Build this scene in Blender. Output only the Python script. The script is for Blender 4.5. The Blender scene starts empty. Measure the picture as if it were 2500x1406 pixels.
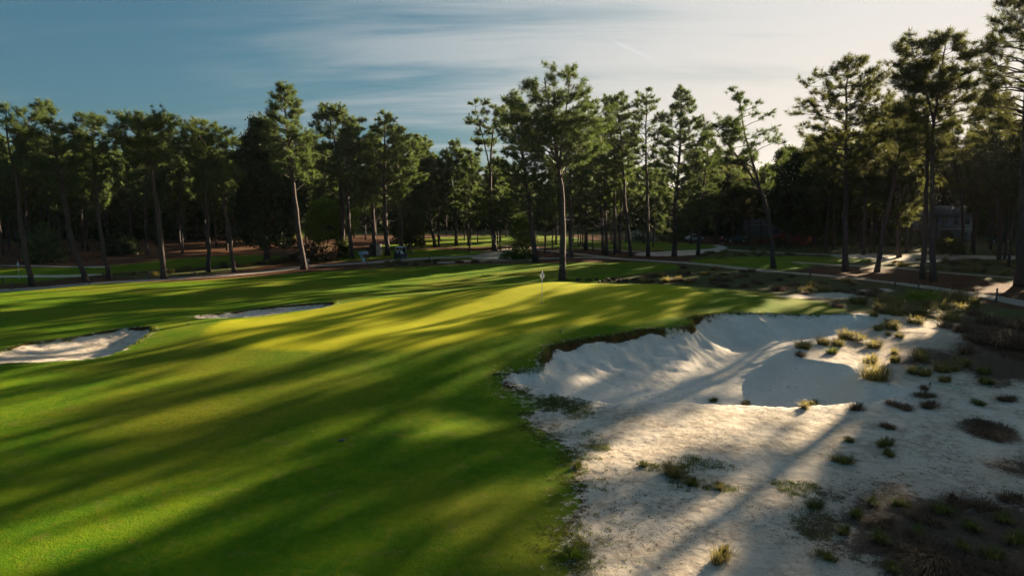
import bpy, bmesh, math, random
import numpy as np
from mathutils import Vector

# ------------------------------------------------------------------ camera, sky, sun, exposure
SC = bpy.context.scene
COL = SC.collection
CAMZ = 9.5; PITCH = math.radians(7.45); F = 1667.0
SUN_AZ = math.radians(41.5)      # to the right of the view direction (+Y)
SUN_EL = math.radians(14.2)
cam_d = bpy.data.cameras.new('camera'); cam = bpy.data.objects.new('camera', cam_d); COL.objects.link(cam)
cam_d.sensor_fit = 'HORIZONTAL'; cam_d.sensor_width = 36.0; cam_d.lens = 36.0*F/2500.0
cam_d.clip_start = 0.1; cam_d.clip_end = 6000
cam.location = (0, 0, CAMZ); cam.rotation_euler = (math.radians(90)-PITCH, 0, 0)
SC.camera = cam
SC.view_settings.view_transform = 'Standard'; SC.view_settings.look = 'None'
SC.view_settings.exposure = 2.2; SC.view_settings.gamma = 1.0
try:
    SC.cycles.max_bounces = 6; SC.cycles.diffuse_bounces = 3; SC.cycles.transmission_bounces = 3
    SC.cycles.transparent_max_bounces = 6
except Exception: pass

SUNDIR = Vector((math.sin(SUN_AZ)*math.cos(SUN_EL), math.cos(SUN_AZ)*math.cos(SUN_EL), math.sin(SUN_EL)))
sl = bpy.data.lights.new('sun', 'SUN'); so = bpy.data.objects.new('sun', sl); COL.objects.link(so)
sl.energy = 5.0; sl.angle = math.radians(0.6); sl.color = (1.0, 0.80, 0.54)
so.rotation_euler = SUNDIR.to_track_quat('Z', 'Y').to_euler(); so.location = (60, 60, 60)

class NT:
    """tiny node builder"""
    def __init__(s, tree): s.t = tree; s.n = tree.nodes; s.l = tree.links
    def new(s, typ, **kw):
        n = s.n.new(typ)
        for k, v in kw.items(): setattr(n, k, v)
        return n
    def put(s, sock, v):
        if v is None: return
        if isinstance(v, bpy.types.NodeSocket): s.l.new(v, sock)
        else:
            if isinstance(v, (tuple, list)) and len(v) == 3 and sock.type == 'RGBA': v = (*v, 1)
            sock.default_value = v
    def math(s, op, a, b=None, c=None, clamp=False):
        n = s.new('ShaderNodeMath', operation=op, use_clamp=clamp)
        s.put(n.inputs[0], a); s.put(n.inputs[1], b); s.put(n.inputs[2], c); return n.outputs[0]
    def vmath(s, op, a, b=None, out=0):
        n = s.new('ShaderNodeVectorMath', operation=op)
        s.put(n.inputs[0], a); s.put(n.inputs[1], b); return n.outputs[out]
    def mix(s, f, a, b):
        n = s.new('ShaderNodeMix', data_type='RGBA'); s.put(n.inputs[0], f); s.put(n.inputs[6], a); s.put(n.inputs[7], b); return n.outputs[2]
    def mapr(s, v, a, b, c=0.0, d=1.0, smooth=True):
        n = s.new('ShaderNodeMapRange', interpolation_type='SMOOTHSTEP' if smooth else 'LINEAR')
        s.put(n.inputs[0], v); s.put(n.inputs[1], a); s.put(n.inputs[2], b); s.put(n.inputs[3], c); s.put(n.inputs[4], d); return n.outputs[0]
    def noise(s, vec, scale, detail=3, rough=0.55, dist=0.0):
        n = s.new('ShaderNodeTexNoise'); s.put(n.inputs['Vector'], vec); n.inputs['Scale'].default_value = scale
        n.inputs['Detail'].default_value = detail; n.inputs['Roughness'].default_value = rough; n.inputs['Distortion'].default_value = dist
        return n.outputs[0]
    def attr(s, name):
        n = s.new('ShaderNodeAttribute'); n.attribute_name = name; return n.outputs['Fac']

w = bpy.data.worlds.new('World'); SC.world = w; w.use_nodes = True
N = NT(w.node_tree); N.n.clear()
sky = N.new('ShaderNodeTexSky', sky_type='NISHITA'); sky.sun_disc = False
sky.sun_elevation = SUN_EL; sky.sun_rotation = SUN_AZ; sky.air_density = 1.0; sky.dust_density = 1.2; sky.ozone_density = 2.5
tc = N.new('ShaderNodeTexCoord').outputs['Generated']
sep = N.new('ShaderNodeSeparateXYZ'); N.put(sep.inputs[0], tc)
zz = N.math('ADD', N.math('MAXIMUM', sep.outputs[2], 0.0), 0.16)
cx = N.math('DIVIDE', sep.outputs[0], zz); cy = N.math('DIVIDE', sep.outputs[1], zz)
cmb = N.new('ShaderNodeCombineXYZ'); N.put(cmb.inputs[0], cx); N.put(cmb.inputs[1], cy)
mp = N.new('ShaderNodeMapping'); N.put(mp.inputs[0], cmb.outputs[0]); mp.inputs['Rotation'].default_value = (0, 0, math.radians(-14)); mp.inputs['Scale'].default_value = (0.30, 1.5, 1)
c1 = N.noise(mp.outputs[0], 1.1, 7, 0.55, 0.7)
c2 = N.noise(mp.outputs[0], 3.2, 6, 0.6, 0.5)
cl = N.math('ADD', N.math('MULTIPLY', c1, 0.72), N.math('MULTIPLY', c2, 0.28))
dts = N.vmath('DOT_PRODUCT', N.vmath('NORMALIZE', tc), tuple(SUNDIR), out=1)
near = N.mapr(dts, 0.30, 1.0)                       # cirrus thickens towards the sun
veil = N.math('POWER', N.math('MAXIMUM', dts, 0.0), 10.0)
cov = N.math('ADD', cl, N.math('MULTIPLY', near, 0.16))
cm = N.mapr(cov, 0.45, 0.66)
cm = N.math('MULTIPLY', cm, 0.70)
cloudcol = N.mix(near, (1.1, 1.75, 2.1), (4.8, 4.8, 4.75))
den = N.vmath('ADD', N.vmath('MULTIPLY', sky.outputs[0], (.25, .25, .25)), (1, 1, 1))      # softens the glare round the sun
sk = N.vmath('DIVIDE', sky.outputs[0], den)
grey = N.vmath('DOT_PRODUCT', sk, (.3, .4, .3), out=1)
sk = N.mix(.10, sk, grey)
sk = N.vmath('MULTIPLY', sk, (.42, .80, .95))
colr = N.mix(cm, sk, cloudcol)
colr = N.mix(N.math('MULTIPLY', veil, N.math('ADD', .30, N.math('MULTIPLY', cm, .95))), colr, (5.2, 5.05, 4.95))
low = N.math('MULTIPLY', N.mapr(sep.outputs[2], .02, .34, 1, 0), N.mapr(dts, .66, .98))
colr = N.mix(N.math('MULTIPLY', low, .75), colr, (6.4, 5.6, 4.7))
# a thin contrail: distance from the great circle through two directions
def raydir(px, py):
    xc = (px-1250)/F; yc = -(py-703)/F
    return Vector((xc, math.cos(PITCH)+yc*math.sin(PITCH), -math.sin(PITCH)+yc*math.cos(PITCH))).normalized()
da, db = raydir(1480, 92), raydir(1606, 152)
nrm = da.cross(db).normalized(); tng = (db-da).normalized(); mid = ((da+db)/2)
dist = N.math('ABSOLUTE', N.vmath('DOT_PRODUCT', N.vmath('NORMALIZE', tc), tuple(nrm), out=1))
along = N.math('ABSOLUTE', N.math('SUBTRACT', N.vmath('DOT_PRODUCT', N.vmath('NORMALIZE', tc), tuple(tng), out=1), mid.dot(tng)))
ctr = N.math('MULTIPLY', N.mapr(dist, 0.0, 0.0035, 1, 0), N.mapr(along, 0.02, 0.045, 1, 0))
ctr = N.math('MULTIPLY', ctr, N.math('MULTIPLY', c2, 0.85))
colr = N.mix(ctr, colr, (5.0, 5.0, 5.2))
bg = N.new('ShaderNodeBackground'); N.put(bg.inputs[0], colr); bg.inputs[1].default_value = 0.034
wo = N.new('ShaderNodeOutputWorld'); N.l.new(bg.outputs[0], wo.inputs[0])

# ------------------------------------------------------------------ projection and noise helpers
RS = np.random.RandomState
cp, sp_ = math.cos(PITCH), math.sin(PITCH)
def rays(px, py):
    px = np.asarray(px, float); py = np.asarray(py, float)
    xc = (px-1250)/F; yc = -(py-703)/F
    return np.stack([xc, cp+yc*sp_, -sp_+yc*cp], -1)
def at_plane(px, py, z):
    d = rays(px, py); t = (z-CAMZ)/d[..., 2]
    return np.stack([d[..., 0]*t, d[..., 1]*t], -1)
def at_depth(px, py, y):
    d = rays(px, py); t = y/d[..., 1]
    return np.array([d[..., 0]*t, d[..., 1]*t, CAMZ+d[..., 2]*t])
_tab = RS(7).rand(256, 256)
def vnoise(x, y):
    xi = np.floor(x).astype(np.int64); yi = np.floor(y).astype(np.int64)
    u = x-xi; v = y-yi; u = u*u*(3-2*u); v = v*v*(3-2*v)
    a = _tab[xi & 255, yi & 255]; b = _tab[(xi+1) & 255, yi & 255]; c = _tab[xi & 255, (yi+1) & 255]; d = _tab[(xi+1) & 255, (yi+1) & 255]
    return (a*(1-u)+b*u)*(1-v)+(c*(1-u)+d*u)*v - 0.5
def fbm(x, y, o=4):
    s = 0; a = 1.0
    for i in range(o):
        s = s+a*vnoise(x*2**i+i*17.3, y*2**i+i*9.1); a *= 0.5
    return s
def sstep(v, a, b):
    t = np.clip((v-a)/(b-a), 0, 1); return t*t*(3-2*t)

# ------------------------------------------------------------------ terrain heights
CP = [ # picture position (2500 wide) and height of the turf there: gives a point in the world
 (-300,720,0),(0,720,0),(300,712,.05),(600,700,.1),(900,690,.15),(0,800,.2),(200,770,.15),(420,750,.15),(650,732,.2),
 (0,890,.35),(200,877,.45),(350,820,.55),(375,800,.5),(100,850,.3),(250,822,.3),(480,792,.75),(430,840,.7),(600,782,.85),(480,760,.3),(640,750,.3),(800,728,.35),
 (0,960,.45),(0,1100,.2),(0,1300,0),(0,1500,0),(500,900,.75),(300,950,.55),(600,1000,.5),(600,1150,.15),(600,1400,0),(900,960,.7),(900,1100,.2),
 (1200,1000,.1),(1200,1200,0),(1200,1400,0),(1000,900,.95),(1150,880,1.05),(1230,910,.45),(1280,870,1.0),
 (505,807,.9),(521,833,.9),(656,854,1.05),(848,855,1.25),(992,855,1.35),(1150,833,1.45),(1290,808,1.5),(1394,794,1.55),(1514,793,1.5),(1640,774,1.5),(1682,746,1.6),(1741,721,1.6),(1790,735,1.45),
 (1700,708,1.75),(1650,697,1.85),(1500,693,2.0),(1350,688,2.05),(1200,698,1.95),(1040,722,1.75),(912,728,1.6),(816,743,1.3),(720,762,1.1),(560,780,.9),(1323,740,1.85),(1000,780,1.5),(1250,770,1.7),(1500,740,1.8),
 (1335,850,1.05),(1470,820,1.25),(1650,800,1.25),(1688,778,1.3),(1850,762,1.25),(2050,762,1.1),(1900,735,1.2),(2000,735,.95),
 (2150,768,.95),(2250,785,.95),(2060,825,.8),(2000,850,.75),(2300,840,.95),(2450,860,.9),(2150,900,.65),(2400,800,.9),(2600,850,.9),
 (2200,970,.3),(2000,1000,.2),(1750,1000,.15),(1500,1000,.1),(2300,1050,.2),(2500,1100,.2),(1500,1200,0),(2000,1200,.05),(2400,1300,.05),(1800,1400,0),(2500,1500,0),
 (1700,680,.6),(1850,690,.6),(1600,665,.35),(2000,700,.5),(2150,720,.6),(2300,740,.6),(2500,790,.8),(1373,682,.1),(1500,668,.15),
 (1900,650,0),(2100,670,0),(2300,690,.1),(2500,720,.2),(2800,740,.2),
 (0,670,0),(150,650,.1),(400,632,.6),(560,622,.5),(300,665,0),(600,640,.1),(760,612,.8),(1000,625,.3),(1200,620,0),(1500,600,.2),(1800,605,0),(2100,605,0),(2400,605,0),(1900,635,.2)]
cpx = np.array(CP, float); cxy = at_plane(cpx[:, 0], cpx[:, 1], cpx[:, 2]); cz = cpx[:, 2]
WP = np.array([(-24,56,.2),(-16,62,.3),(-9,66,.35),(-2,68,.35),(6,69,.3),(14,71,.4),(21,70,.6),(-30,75,.1),(-10,85,.05),(10,90,.1),
   (0,0,0),(-30,0,0),(30,0,0),(0,-40,0),(-80,-40,0),(80,-40,0),(-120,60,0),(120,60,.2),(-150,170,0),(0,190,0),(150,170,0),(-60,190,0),(60,200,0)])
cxy = np.vstack([cxy, WP[:, :2]]); cz = np.concatenate([cz, WP[:, 2]])
def phi(r2): return 0.5*r2*np.log(r2+1e-9)
S_ = 0.02
def tps_fit():
    n = len(cz); X = cxy*S_
    K = phi(((X[:, None]-X[None])**2).sum(-1)) + np.eye(n)*6e-4
    Pm = np.hstack([np.ones((n, 1)), X]); A = np.zeros((n+3, n+3)); A[:n, :n] = K; A[:n, n:] = Pm; A[n:, :n] = Pm.T
    return np.linalg.solve(A, np.concatenate([cz, np.zeros(3)]))
TW = tps_fit()
def Hbase(x, y):
    x = np.asarray(x, float); y = np.asarray(y, float); sh = x.shape; x = x.ravel(); y = y.ravel()
    out = np.empty_like(x); X = cxy*S_; n = len(cz)
    for i in range(0, len(x), 60000):
        q = np.stack([x[i:i+60000], y[i:i+60000]], -1)*S_
        r2 = ((q[:, None, :]-X[None])**2).sum(-1)
        out[i:i+60000] = phi(r2)@TW[:n]+TW[n]+q@TW[n+1:]
    r = np.hypot(x, y)
    out = out*(1-sstep(r, 170, 230))
    out += 0.16*fbm(x/9+3, y/9+5, 2)*sstep(r, 5, 20)*(1-sstep(r, 600, 1000))
    return out.reshape(sh)
def hit(px, py, hf):
    d = rays(px, py); res = []
    for v in np.atleast_2d(d):
        t = np.concatenate([np.arange(6, 120, .15), np.arange(120, 420, .5)])
        pz = CAMZ+v[2]*t; g = hf(v[0]*t, v[1]*t); below = np.where(pz < g)[0]
        if len(below) == 0: k = -1; tt = t[-1]
        else:
            k = below[0]; a, b = (t[k-1], t[k]) if k else (t[0], t[0]); ga = (CAMZ+v[2]*a)-(g[k-1] if k else 0); gb = pz[k]-g[k]
            tt = a+(b-a)*(ga/(ga-gb+1e-9)) if k else a
        res.append((v[0]*tt, v[1]*tt))
    return np.array(res)
def smooth_poly(P, n=4, closed=True):
    P = np.asarray(P, float); m = len(P); out = []
    rng = range(m) if closed else range(m-1)
    for i in rng:
        if closed: a, b, c, d = P[(i-1) % m], P[i], P[(i+1) % m], P[(i+2) % m]
        else: a, b, c, d = P[max(i-1, 0)], P[i], P[i+1], P[min(i+2, m-1)]
        for k in range(n):
            t = k/n; out.append(.5*((2*b)+(-a+c)*t+(2*a-5*b+4*c-d)*t*t+(-a+3*b-3*c+d)*t**3))
    if not closed: out.append(P[-1])
    return np.array(out)
def seg_d2(x, y, A, B):
    d = B-A; L = (d**2).sum()+1e-12; t = np.clip(((x-A[0])*d[0]+(y-A[1])*d[1])/L, 0, 1)
    return (x-A[0]-t*d[0])**2+(y-A[1]-t*d[1])**2
def sdf_poly(x, y, P, lim=6.0):
    """signed distance, positive inside; only evaluated near the polygon's box"""
    x = np.asarray(x, float); out = np.full(x.shape, -lim)
    m = (x > P[:, 0].min()-lim) & (x < P[:, 0].max()+lim) & (y > P[:, 1].min()-lim) & (y < P[:, 1].max()+lim)
    xs = x[m]; ys = np.asarray(y, float)[m]
    if xs.size == 0: return out
    d2 = np.full(xs.shape, 1e9); ins = np.zeros(xs.shape, bool)
    for i in range(len(P)):
        A, B = P[i], P[(i+1) % len(P)]
        d2 = np.minimum(d2, seg_d2(xs, ys, A, B))
        c = (A[1] > ys) != (B[1] > ys)
        if A[1] != B[1]: ins ^= c & (xs < (B[0]-A[0])*(ys-A[1])/(B[1]-A[1])+A[0])
    d = np.sqrt(d2); out[m] = np.clip(np.where(ins, d, -d), -lim, lim*3); return out
def sdf_line(x, y, P, wd, lim=6.0):
    x = np.asarray(x, float); out = np.full(x.shape, -lim)
    m = (x > P[:, 0].min()-lim) & (x < P[:, 0].max()+lim) & (y > P[:, 1].min()-lim) & (y < P[:, 1].max()+lim)
    xs = x[m]; ys = np.asarray(y, float)[m]
    if xs.size == 0: return out
    d2 = np.full(xs.shape, 1e9)
    for i in range(len(P)-1): d2 = np.minimum(d2, seg_d2(xs, ys, P[i], P[i+1]))
    out[m] = np.maximum(wd-np.sqrt(d2), -lim); return out
def PW(pts, closed=True, n=4):
    p = np.array(pts, float); return smooth_poly(hit(p[:, 0], p[:, 1], Hbase), n, closed)

BIG = PW([(1262,912),(1300,905),(1332,893),(1318,872),(1340,845),(1400,830),(1470,820),(1560,806),(1650,799),(1690,792),(1686,776),(1740,764),(1830,764),(1950,766),(2050,766),(2140,770),(2180,785),(2120,806),(2040,820),(1950,838),(1935,868),(2000,880),(2080,890),(2120,925),(2190,945),(2215,965),(2120,985),(1980,990),(1800,990),(1650,984),(1480,980),(1350,960),(1262,935)])
BL1 = PW([(-120,900),(-20,866),(60,838),(160,826),(260,808),(345,797),(378,797),(350,826),(310,850),(240,872),(120,882),(0,888),(-80,915)])
BL2 = PW([(474,772),(540,764),(600,756),(680,747),(760,740),(800,738),(830,735),(800,748),(720,759),(640,770),(560,776),(500,776)])
BUNK = [(BIG, -0.85, 7.0, .20), (BL1, -0.25, 4.0, .09), (BL2, -0.22, 3.0, .07)]
def WOB(x, y): return .42*fbm(x/1.7, y/1.7, 3)+.16*fbm(x*2.3, y*2.3, 2)
def Hcarve(x, y, full=False):
    h = Hbase(x, y); lipw = np.zeros_like(h)
    for k, (Pg, fl, Wd, lip) in enumerate(BUNK):
        sd = sdf_poly(x, y, Pg)
        sd = sd+WOB(x, y)*(sd > -3)*(1-.85*sstep(sd, .3, 1.6))
        t = np.clip(sd/Wd, 0, 1); S = 1-(1-t)**2.0
        lw = sstep(h, .55, .95) if k == 0 else sstep(y, Pg[:, 1].mean()-1.0, Pg[:, 1].mean()+.6)
        if k == 0: Wd = (3.0+4.0*sstep(h, .35, .8))*(1-.40*sstep(x, 9, 13)*(1-sstep(x, 15, 18)))
        t = np.clip(sd/Wd, 0, 1); S = 1-(1-t)**2.0
        if k == 0: lw = lw*(1-sstep(x, 21, 25))*np.where(x > 14.5, sstep(y, 43.5, 45.5), 1)
        flo = fl if k else fl+0.35*sstep(y, 45, 54)+.50*sstep(x, 13, 18)
        lipn = lip*(1-.7*sstep(x, 12.5, 15)*(k == 0))*np.clip(1.1+2.4*fbm(x*.9, y*.9, 2), .15, 2.6)
        tgt = h+(flo-h)*S-lipn*lw*sstep(sd, -.05, .22)*(1-t)
        # flutes in the steep sand face
        if k == 0: tgt = tgt+.07*fbm(x*1.3+y*.5, y*.25, 2)*sstep(sd, .3, 1)*(1-t)*lw
        h = np.where(sd > -.05, tgt, h)
        if full: lipw = np.maximum(lipw, (1-.65*sstep(x, 12.5, 15)*(k == 0))*lw*sstep(sd, -.10, .0)*(1-sstep(sd, .08, .34))*np.clip(1+1.8*fbm(x*.8+4, y*.8, 2), .2, 1))
    return (h, lipw) if full else h
H = Hcarve
def P3(px, py):
    q = hit([px], [py], H)[0]; return np.array([q[0], q[1], float(H(np.array([q[0]]), np.array([q[1]]))[0])])

FAIR = [('fairway', PW([(-1400,2300),(-1300,720),(-600,712),(0,704),(250,690),(480,684),(620,674),(760,664),(900,656),(1040,649),(1200,645),(1400,641),(1560,639),(1650,646),(1655,656),(1590,666),(1480,681),(1420,684)], n=2)),
 ]
# the fairway wraps the green mound, so it is closed in world space behind the crest
fw = np.vstack([PW([(-1400,2300),(-1300,722),(-600,712),(0,705),(250,691),(480,685),(620,675),(760,664),(900,656),(1040,649),(1200,645),(1400,641),(1560,639),(1650,646),(1655,656),(1590,666),(1480,679)], closed=False, n=2),
   np.array([(9.5,74),(11,69.5),(18,66.5)]),
   PW([(1700,700),(1760,704),(1850,712),(1950,726),(2040,745),(2070,764),(2000,770),(1830,766),(1740,766),(1686,778),(1690,794),(1650,801),(1560,808),(1470,822),(1400,832),(1340,847),(1318,874),(1332,893),(1290,905),(1245,912),(1225,940),(1290,962),(1360,985),(1285,1015),(1340,1060),(1405,1110),(1400,1180),(1425,1230),(1390,1270),(1385,1330),(1400,1400),(1380,1600),(1300,2300)], closed=False, n=2)])
FAIR = [('fairway', fw, 'mown grass around the green'),
 ('left_fairway', PW([(-500,700),(-200,672),(0,655),(200,652),(330,644),(430,632),(540,625),(640,622),(700,630),(620,642),(500,652),(380,660),(270,668),(120,684),(0,694)])),
 ('far_lawn', PW([(735,640),(760,624),(900,611),(1060,609),(1200,614),(1290,622),(1260,630),(1150,633),(1020,632),(900,634)])),
 ('distant_fairway', PW([(900,603),(980,594),(1060,580),(1300,574),(1440,586),(1440,598),(1200,602),(1050,604)])),
 ('distant_lawn', PW([(1325,592),(1480,588),(1600,590),(1720,596),(1760,603),(1640,610),(1500,610),(1345,605)])),
 ('side_fairway', PW([(1690,634),(1800,628),(1950,626),(2080,628),(2130,636),(2060,643),(1990,646),(1960,656),(1900,660),(1800,656),(1710,646)]))]
GREEN = PW([(505,807),(521,833),(656,853),(848,855),(992,855),(1150,833),(1290,808),(1394,794),(1514,793),(1640,774),(1682,746),(1741,721),(1705,710),(1655,698),(1500,694),(1350,689),(1200,699),(1040,723),(912,729),(816,744),(720,763),(560,781)], n=3)
ROUGH = [PW([(1475,684),(1600,668),(1640,650),(1750,646),(1950,668),(2100,688),(2250,705),(2420,745),(2560,770),(2700,860),(2500,850),(2350,820),(2250,790),(2150,768),(2060,762),(2040,745),(1950,726),(1850,712),(1750,704),(1600,697)]),
 PW([(1560,602),(1750,598),(2100,599),(2480,599),(2900,605),(2900,700),(2480,692),(2330,668),(2150,656),(2000,652),(1900,664),(1700,648),(1690,630),(1760,612)]),
 PW([(270,672),(380,664),(520,650),(650,640),(740,610),(860,606),(860,625),(760,640),(690,640),(560,664),(420,674),(330,680)]),
 PW([(910,640),(1100,636),(1250,630),(1320,640),(1200,640),(1050,645),(930,652)])]
SANDW = np.vstack([PW([(1225,912),(1240,940),(1290,962),(1360,985),(1285,1015),(1340,1060),(1405,1110),(1400,1180),(1425,1230),(1390,1270),(1385,1330),(1400,1400),(1380,1600),(1300,2300)], closed=False, n=2),
   PW([(3600,2300),(3200,1100),(2650,920),(2480,880),(2380,840),(2320,800),(2200,772),(2060,764),(1950,800),(1700,830)], closed=False, n=2)])
FARSAND = [PW([(-100,676),(60,672),(160,671),(245,669),(235,672),(150,677),(40,677),(-60,680)]),
           PW([(1560,618),(1620,614),(1700,610),(1750,604),(1738,599),(1752,598),(1772,603),(1765,612),(1720,620),(1650,625),(1560,624)]),
           PW([(2030,622),(2080,620),(2200,621),(2350,623),(2540,626),(2540,634),(2350,632),(2280,640),(2180,640),(2130,632),(2050,628)]),
           PW([(2080,728),(1900,724),(1960,718),(2060,712),(2150,704),(2180,710),(2120,720)]),
           PW([(1190,616),(1250,606),(1270,612),(1250,628),(1210,632),(1150,630)])]
LITTER = [PW([(1990,1330),(2060,1210),(2180,1190),(2280,1200),(2400,1215),(2560,1220),(2700,1500),(2300,1600),(2100,1520),(2120,1400)]),
          PW([(2330,770),(2400,780),(2520,790),(2600,900),(2480,950),(2400,930),(2330,900),(2180,880),(2250,850),(2300,850),(2360,820)]),
          PW([(2100,1168),(2180,1160),(2250,1178),(2260,1196),(2200,1200),(2120,1182)]),
          PW([(2420,1140),(2500,1115),(2540,1120),(2540,1165),(2450,1160)]),
          PW([(2370,1040),(2400,1028),(2440,1032),(2450,1052),(2400,1058)])]
DIRTY = [PW([(2150,775),(2250,785),(2400,820),(2550,850),(2700,1000),(2550,960),(2420,930),(2300,925),(2200,915),(2120,880),(2060,850),(2100,815)]),
         PW([(2000,1180),(2150,1150),(2400,1130),(2600,1100),(2700,1500),(2000,1500),(1900,1300)])]
PATHS = [('cart_path', PW([(-500,732),(0,709),(220,692),(450,678),(640,664),(760,650),(900,641),(1000,633),(1100,628),(1190,622),(1260,612),(1300,604)], False), 1.25),
 ('cart_path', PW([(1080,641),(1200,635),(1357,630),(1480,630),(1620,638),(1760,649),(1900,663),(2050,676),(2180,690),(2300,706),(2420,725),(2520,745),(2750,800)], False), 1.35),
 ('foot_path', PW([(1230,598),(1300,608),(1400,619),(1490,629)], False), 1.0),
 ('foot_path', PW([(1420,604),(1500,611),(1560,614),(1640,618)], False), .9),
 ('foot_path', PW([(1765,609),(1900,617),(2050,622)], False), 1.1),
 ('foot_path', PW([(1945,640),(2080,648),(2200,655),(2340,668),(2480,678),(2700,690)], False), .75),
 ('foot_path', PW([(-200,652),(0,648),(120,650),(260,652)], False), .6)]

# ------------------------------------------------------------------ mesh helpers
def tag(o, label=None, cat=None, group=None, kind=None):
    if label: o['label'] = label
    if cat: o['category'] = cat
    if group: o['group'] = group
    if kind: o['kind'] = kind
    return o
def np_mesh(name, V, polys, mat=None, smooth=False, attrs=None, mats=None, midx=None):
    """polys: list of (k, array n x k)"""
    me = bpy.data.meshes.new(name); V = np.asarray(V, np.float32)
    me.vertices.add(len(V)); me.vertices.foreach_set('co', V.ravel())
    polys = [np.asarray(p, np.int32) for p in polys if len(p)]
    li = np.concatenate([p.ravel() for p in polys]); tot = np.concatenate([np.full(len(p), p.shape[1], np.int32) for p in polys])
    st = np.concatenate([[0], np.cumsum(tot)[:-1]]).astype(np.int32)
    me.loops.add(len(li)); me.loops.foreach_set('vertex_index', li)
    me.polygons.add(len(tot)); me.polygons.foreach_set('loop_start', st)
    try: me.polygons.foreach_set('loop_total', tot)
    except Exception: pass
    if smooth: me.polygons.foreach_set('use_smooth', np.ones(len(tot), bool))
    for k, a in (attrs or {}).items():
        at = me.attributes.new(k, 'FLOAT', 'POINT'); at.data.foreach_set('value', np.asarray(a, np.float32))
    for m in (mats or ([mat] if mat else [])): me.materials.append(m)
    if midx is not None: me.polygons.foreach_set('material_index', np.asarray(midx, np.int32))
    me.update(calc_edges=True); return me
def obj(name, me, parent=None, loc=(0, 0, 0)):
    o = bpy.data.objects.new(name, me); COL.objects.link(o); o.location = loc
    if parent: o.parent = parent
    return o
def empty(name, loc, rz=0.0):
    o = bpy.data.objects.new(name, None); COL.objects.link(o); o.location = tuple(float(v) for v in loc); o.rotation_euler = (0, 0, rz); o.empty_display_size = .3
    return o
def copy_tree(o, parent=None):
    c = o.copy(); COL.objects.link(c)
    if parent: c.parent = parent
    for ch in list(o.children): copy_tree(ch, c)
    return c
class Acc:
    def __init__(s): s.V = []; s.T = []; s.Q = []; s.n = 0; s.tint = []
    def add(s, V, T=None, Q=None, tint=0.5):
        V = np.asarray(V, float); s.V.append(V)
        if T is not None and len(T): s.T.append(np.asarray(T)+s.n)
        if Q is not None and len(Q): s.Q.append(np.asarray(Q)+s.n)
        s.tint.append(np.full(len(V), tint) if np.isscalar(tint) else np.asarray(tint)); s.n += len(V); return s
    def tube(s, P, R, k=6, cap=True, tint=.5):
        P = np.asarray(P, float); R = np.broadcast_to(np.asarray(R, float), (len(P),)); T = np.gradient(P, axis=0); T /= np.linalg.norm(T, axis=1)[:, None]+1e-9
        up = np.array([0, 0, 1.]) if abs(T[:, 2]).mean() < .8 else np.array([1., 0, 0])
        A = np.cross(T, up); A /= np.linalg.norm(A, axis=1)[:, None]+1e-9; B = np.cross(T, A)
        th = np.linspace(0, 2*np.pi, k, endpoint=False)
        V = P[:, None]+R[:, None, None]*(A[:, None]*np.cos(th)[None, :, None]+B[:, None]*np.sin(th)[None, :, None])
        m = len(P); i = np.arange(m-1)[:, None]*k; j = np.arange(k)[None]; jn = (j+1) % k
        Q = np.stack([i+j, i+jn, i+k+jn, i+k+j], -1).reshape(-1, 4); V = V.reshape(-1, 3); Tt = []
        if cap:
            V = np.vstack([V, P[0], P[-1]]); a = m*k; j = np.arange(k)
            Tt = np.vstack([np.stack([np.full(k, a), (j+1) % k, j], -1), np.stack([np.full(k, a+1), (m-1)*k+j, (m-1)*k+(j+1) % k], -1)])
        return s.add(V, Tt, Q, tint)
    def box(s, c, d, rz=0.0, tilt=0.0, taper=1.0, tint=.5):
        c = np.asarray(c, float); x, y, z = np.asarray(d, float)/2
        V = np.array([(sx*x*(taper if sz > 0 else 1), sy*y*(taper if sz > 0 else 1), sz*z) for sz in (-1, 1) for sx, sy in ((-1, -1), (1, -1), (1, 1), (-1, 1))])
        if tilt: ca, sa = math.cos(tilt), math.sin(tilt); V = V@np.array([[1, 0, 0], [0, ca, sa], [0, -sa, ca]])
        if rz: ca, sa = math.cos(rz), math.sin(rz); V = V@np.array([[ca, sa, 0], [-sa, ca, 0], [0, 0, 1]])
        return s.add(V+c, None, [(3, 2, 1, 0), (4, 5, 6, 7), (0, 1, 5, 4), (1, 2, 6, 5), (2, 3, 7, 6), (3, 0, 4, 7)], tint)
    def prism(s, prof, x0, x1, axis='x', tint=.5):
        """extrude a profile (list of (a,z)) between x0 and x1"""
        p = np.asarray(prof, float); n = len(p)
        V = np.array([(x0, a, z) for a, z in p]+[(x1, a, z) for a, z in p])
        if axis == 'y': V = V[:, [1, 0, 2]]
        j = np.arange(n); Q = np.stack([j, (j+1) % n, n+(j+1) % n, n+j], -1)
        Vc = np.vstack([V, V[:n].mean(0), V[n:].mean(0)])
        T = np.vstack([np.stack([np.full(n, 2*n), (j+1) % n, j], -1), np.stack([np.full(n, 2*n+1), n+j, n+(j+1) % n], -1)])
        return s.add(Vc, T, Q, tint)
    def build(s, name, mat, parent=None, smooth=False, loc=(0, 0, 0), bevel=0.0):
        V = np.vstack(s.V); P = []
        if s.T: P.append(np.vstack(s.T))
        if s.Q: P.append(np.vstack(s.Q))
        me = np_mesh(name, V, P, mat, smooth, {'tint': np.concatenate(s.tint)})
        o = obj(name, me, parent, loc)
        if bevel:
            b = o.modifiers.new('Bevel', 'BEVEL'); b.width = bevel; b.segments = 2; b.limit_method = 'ANGLE'
        return o

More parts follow.
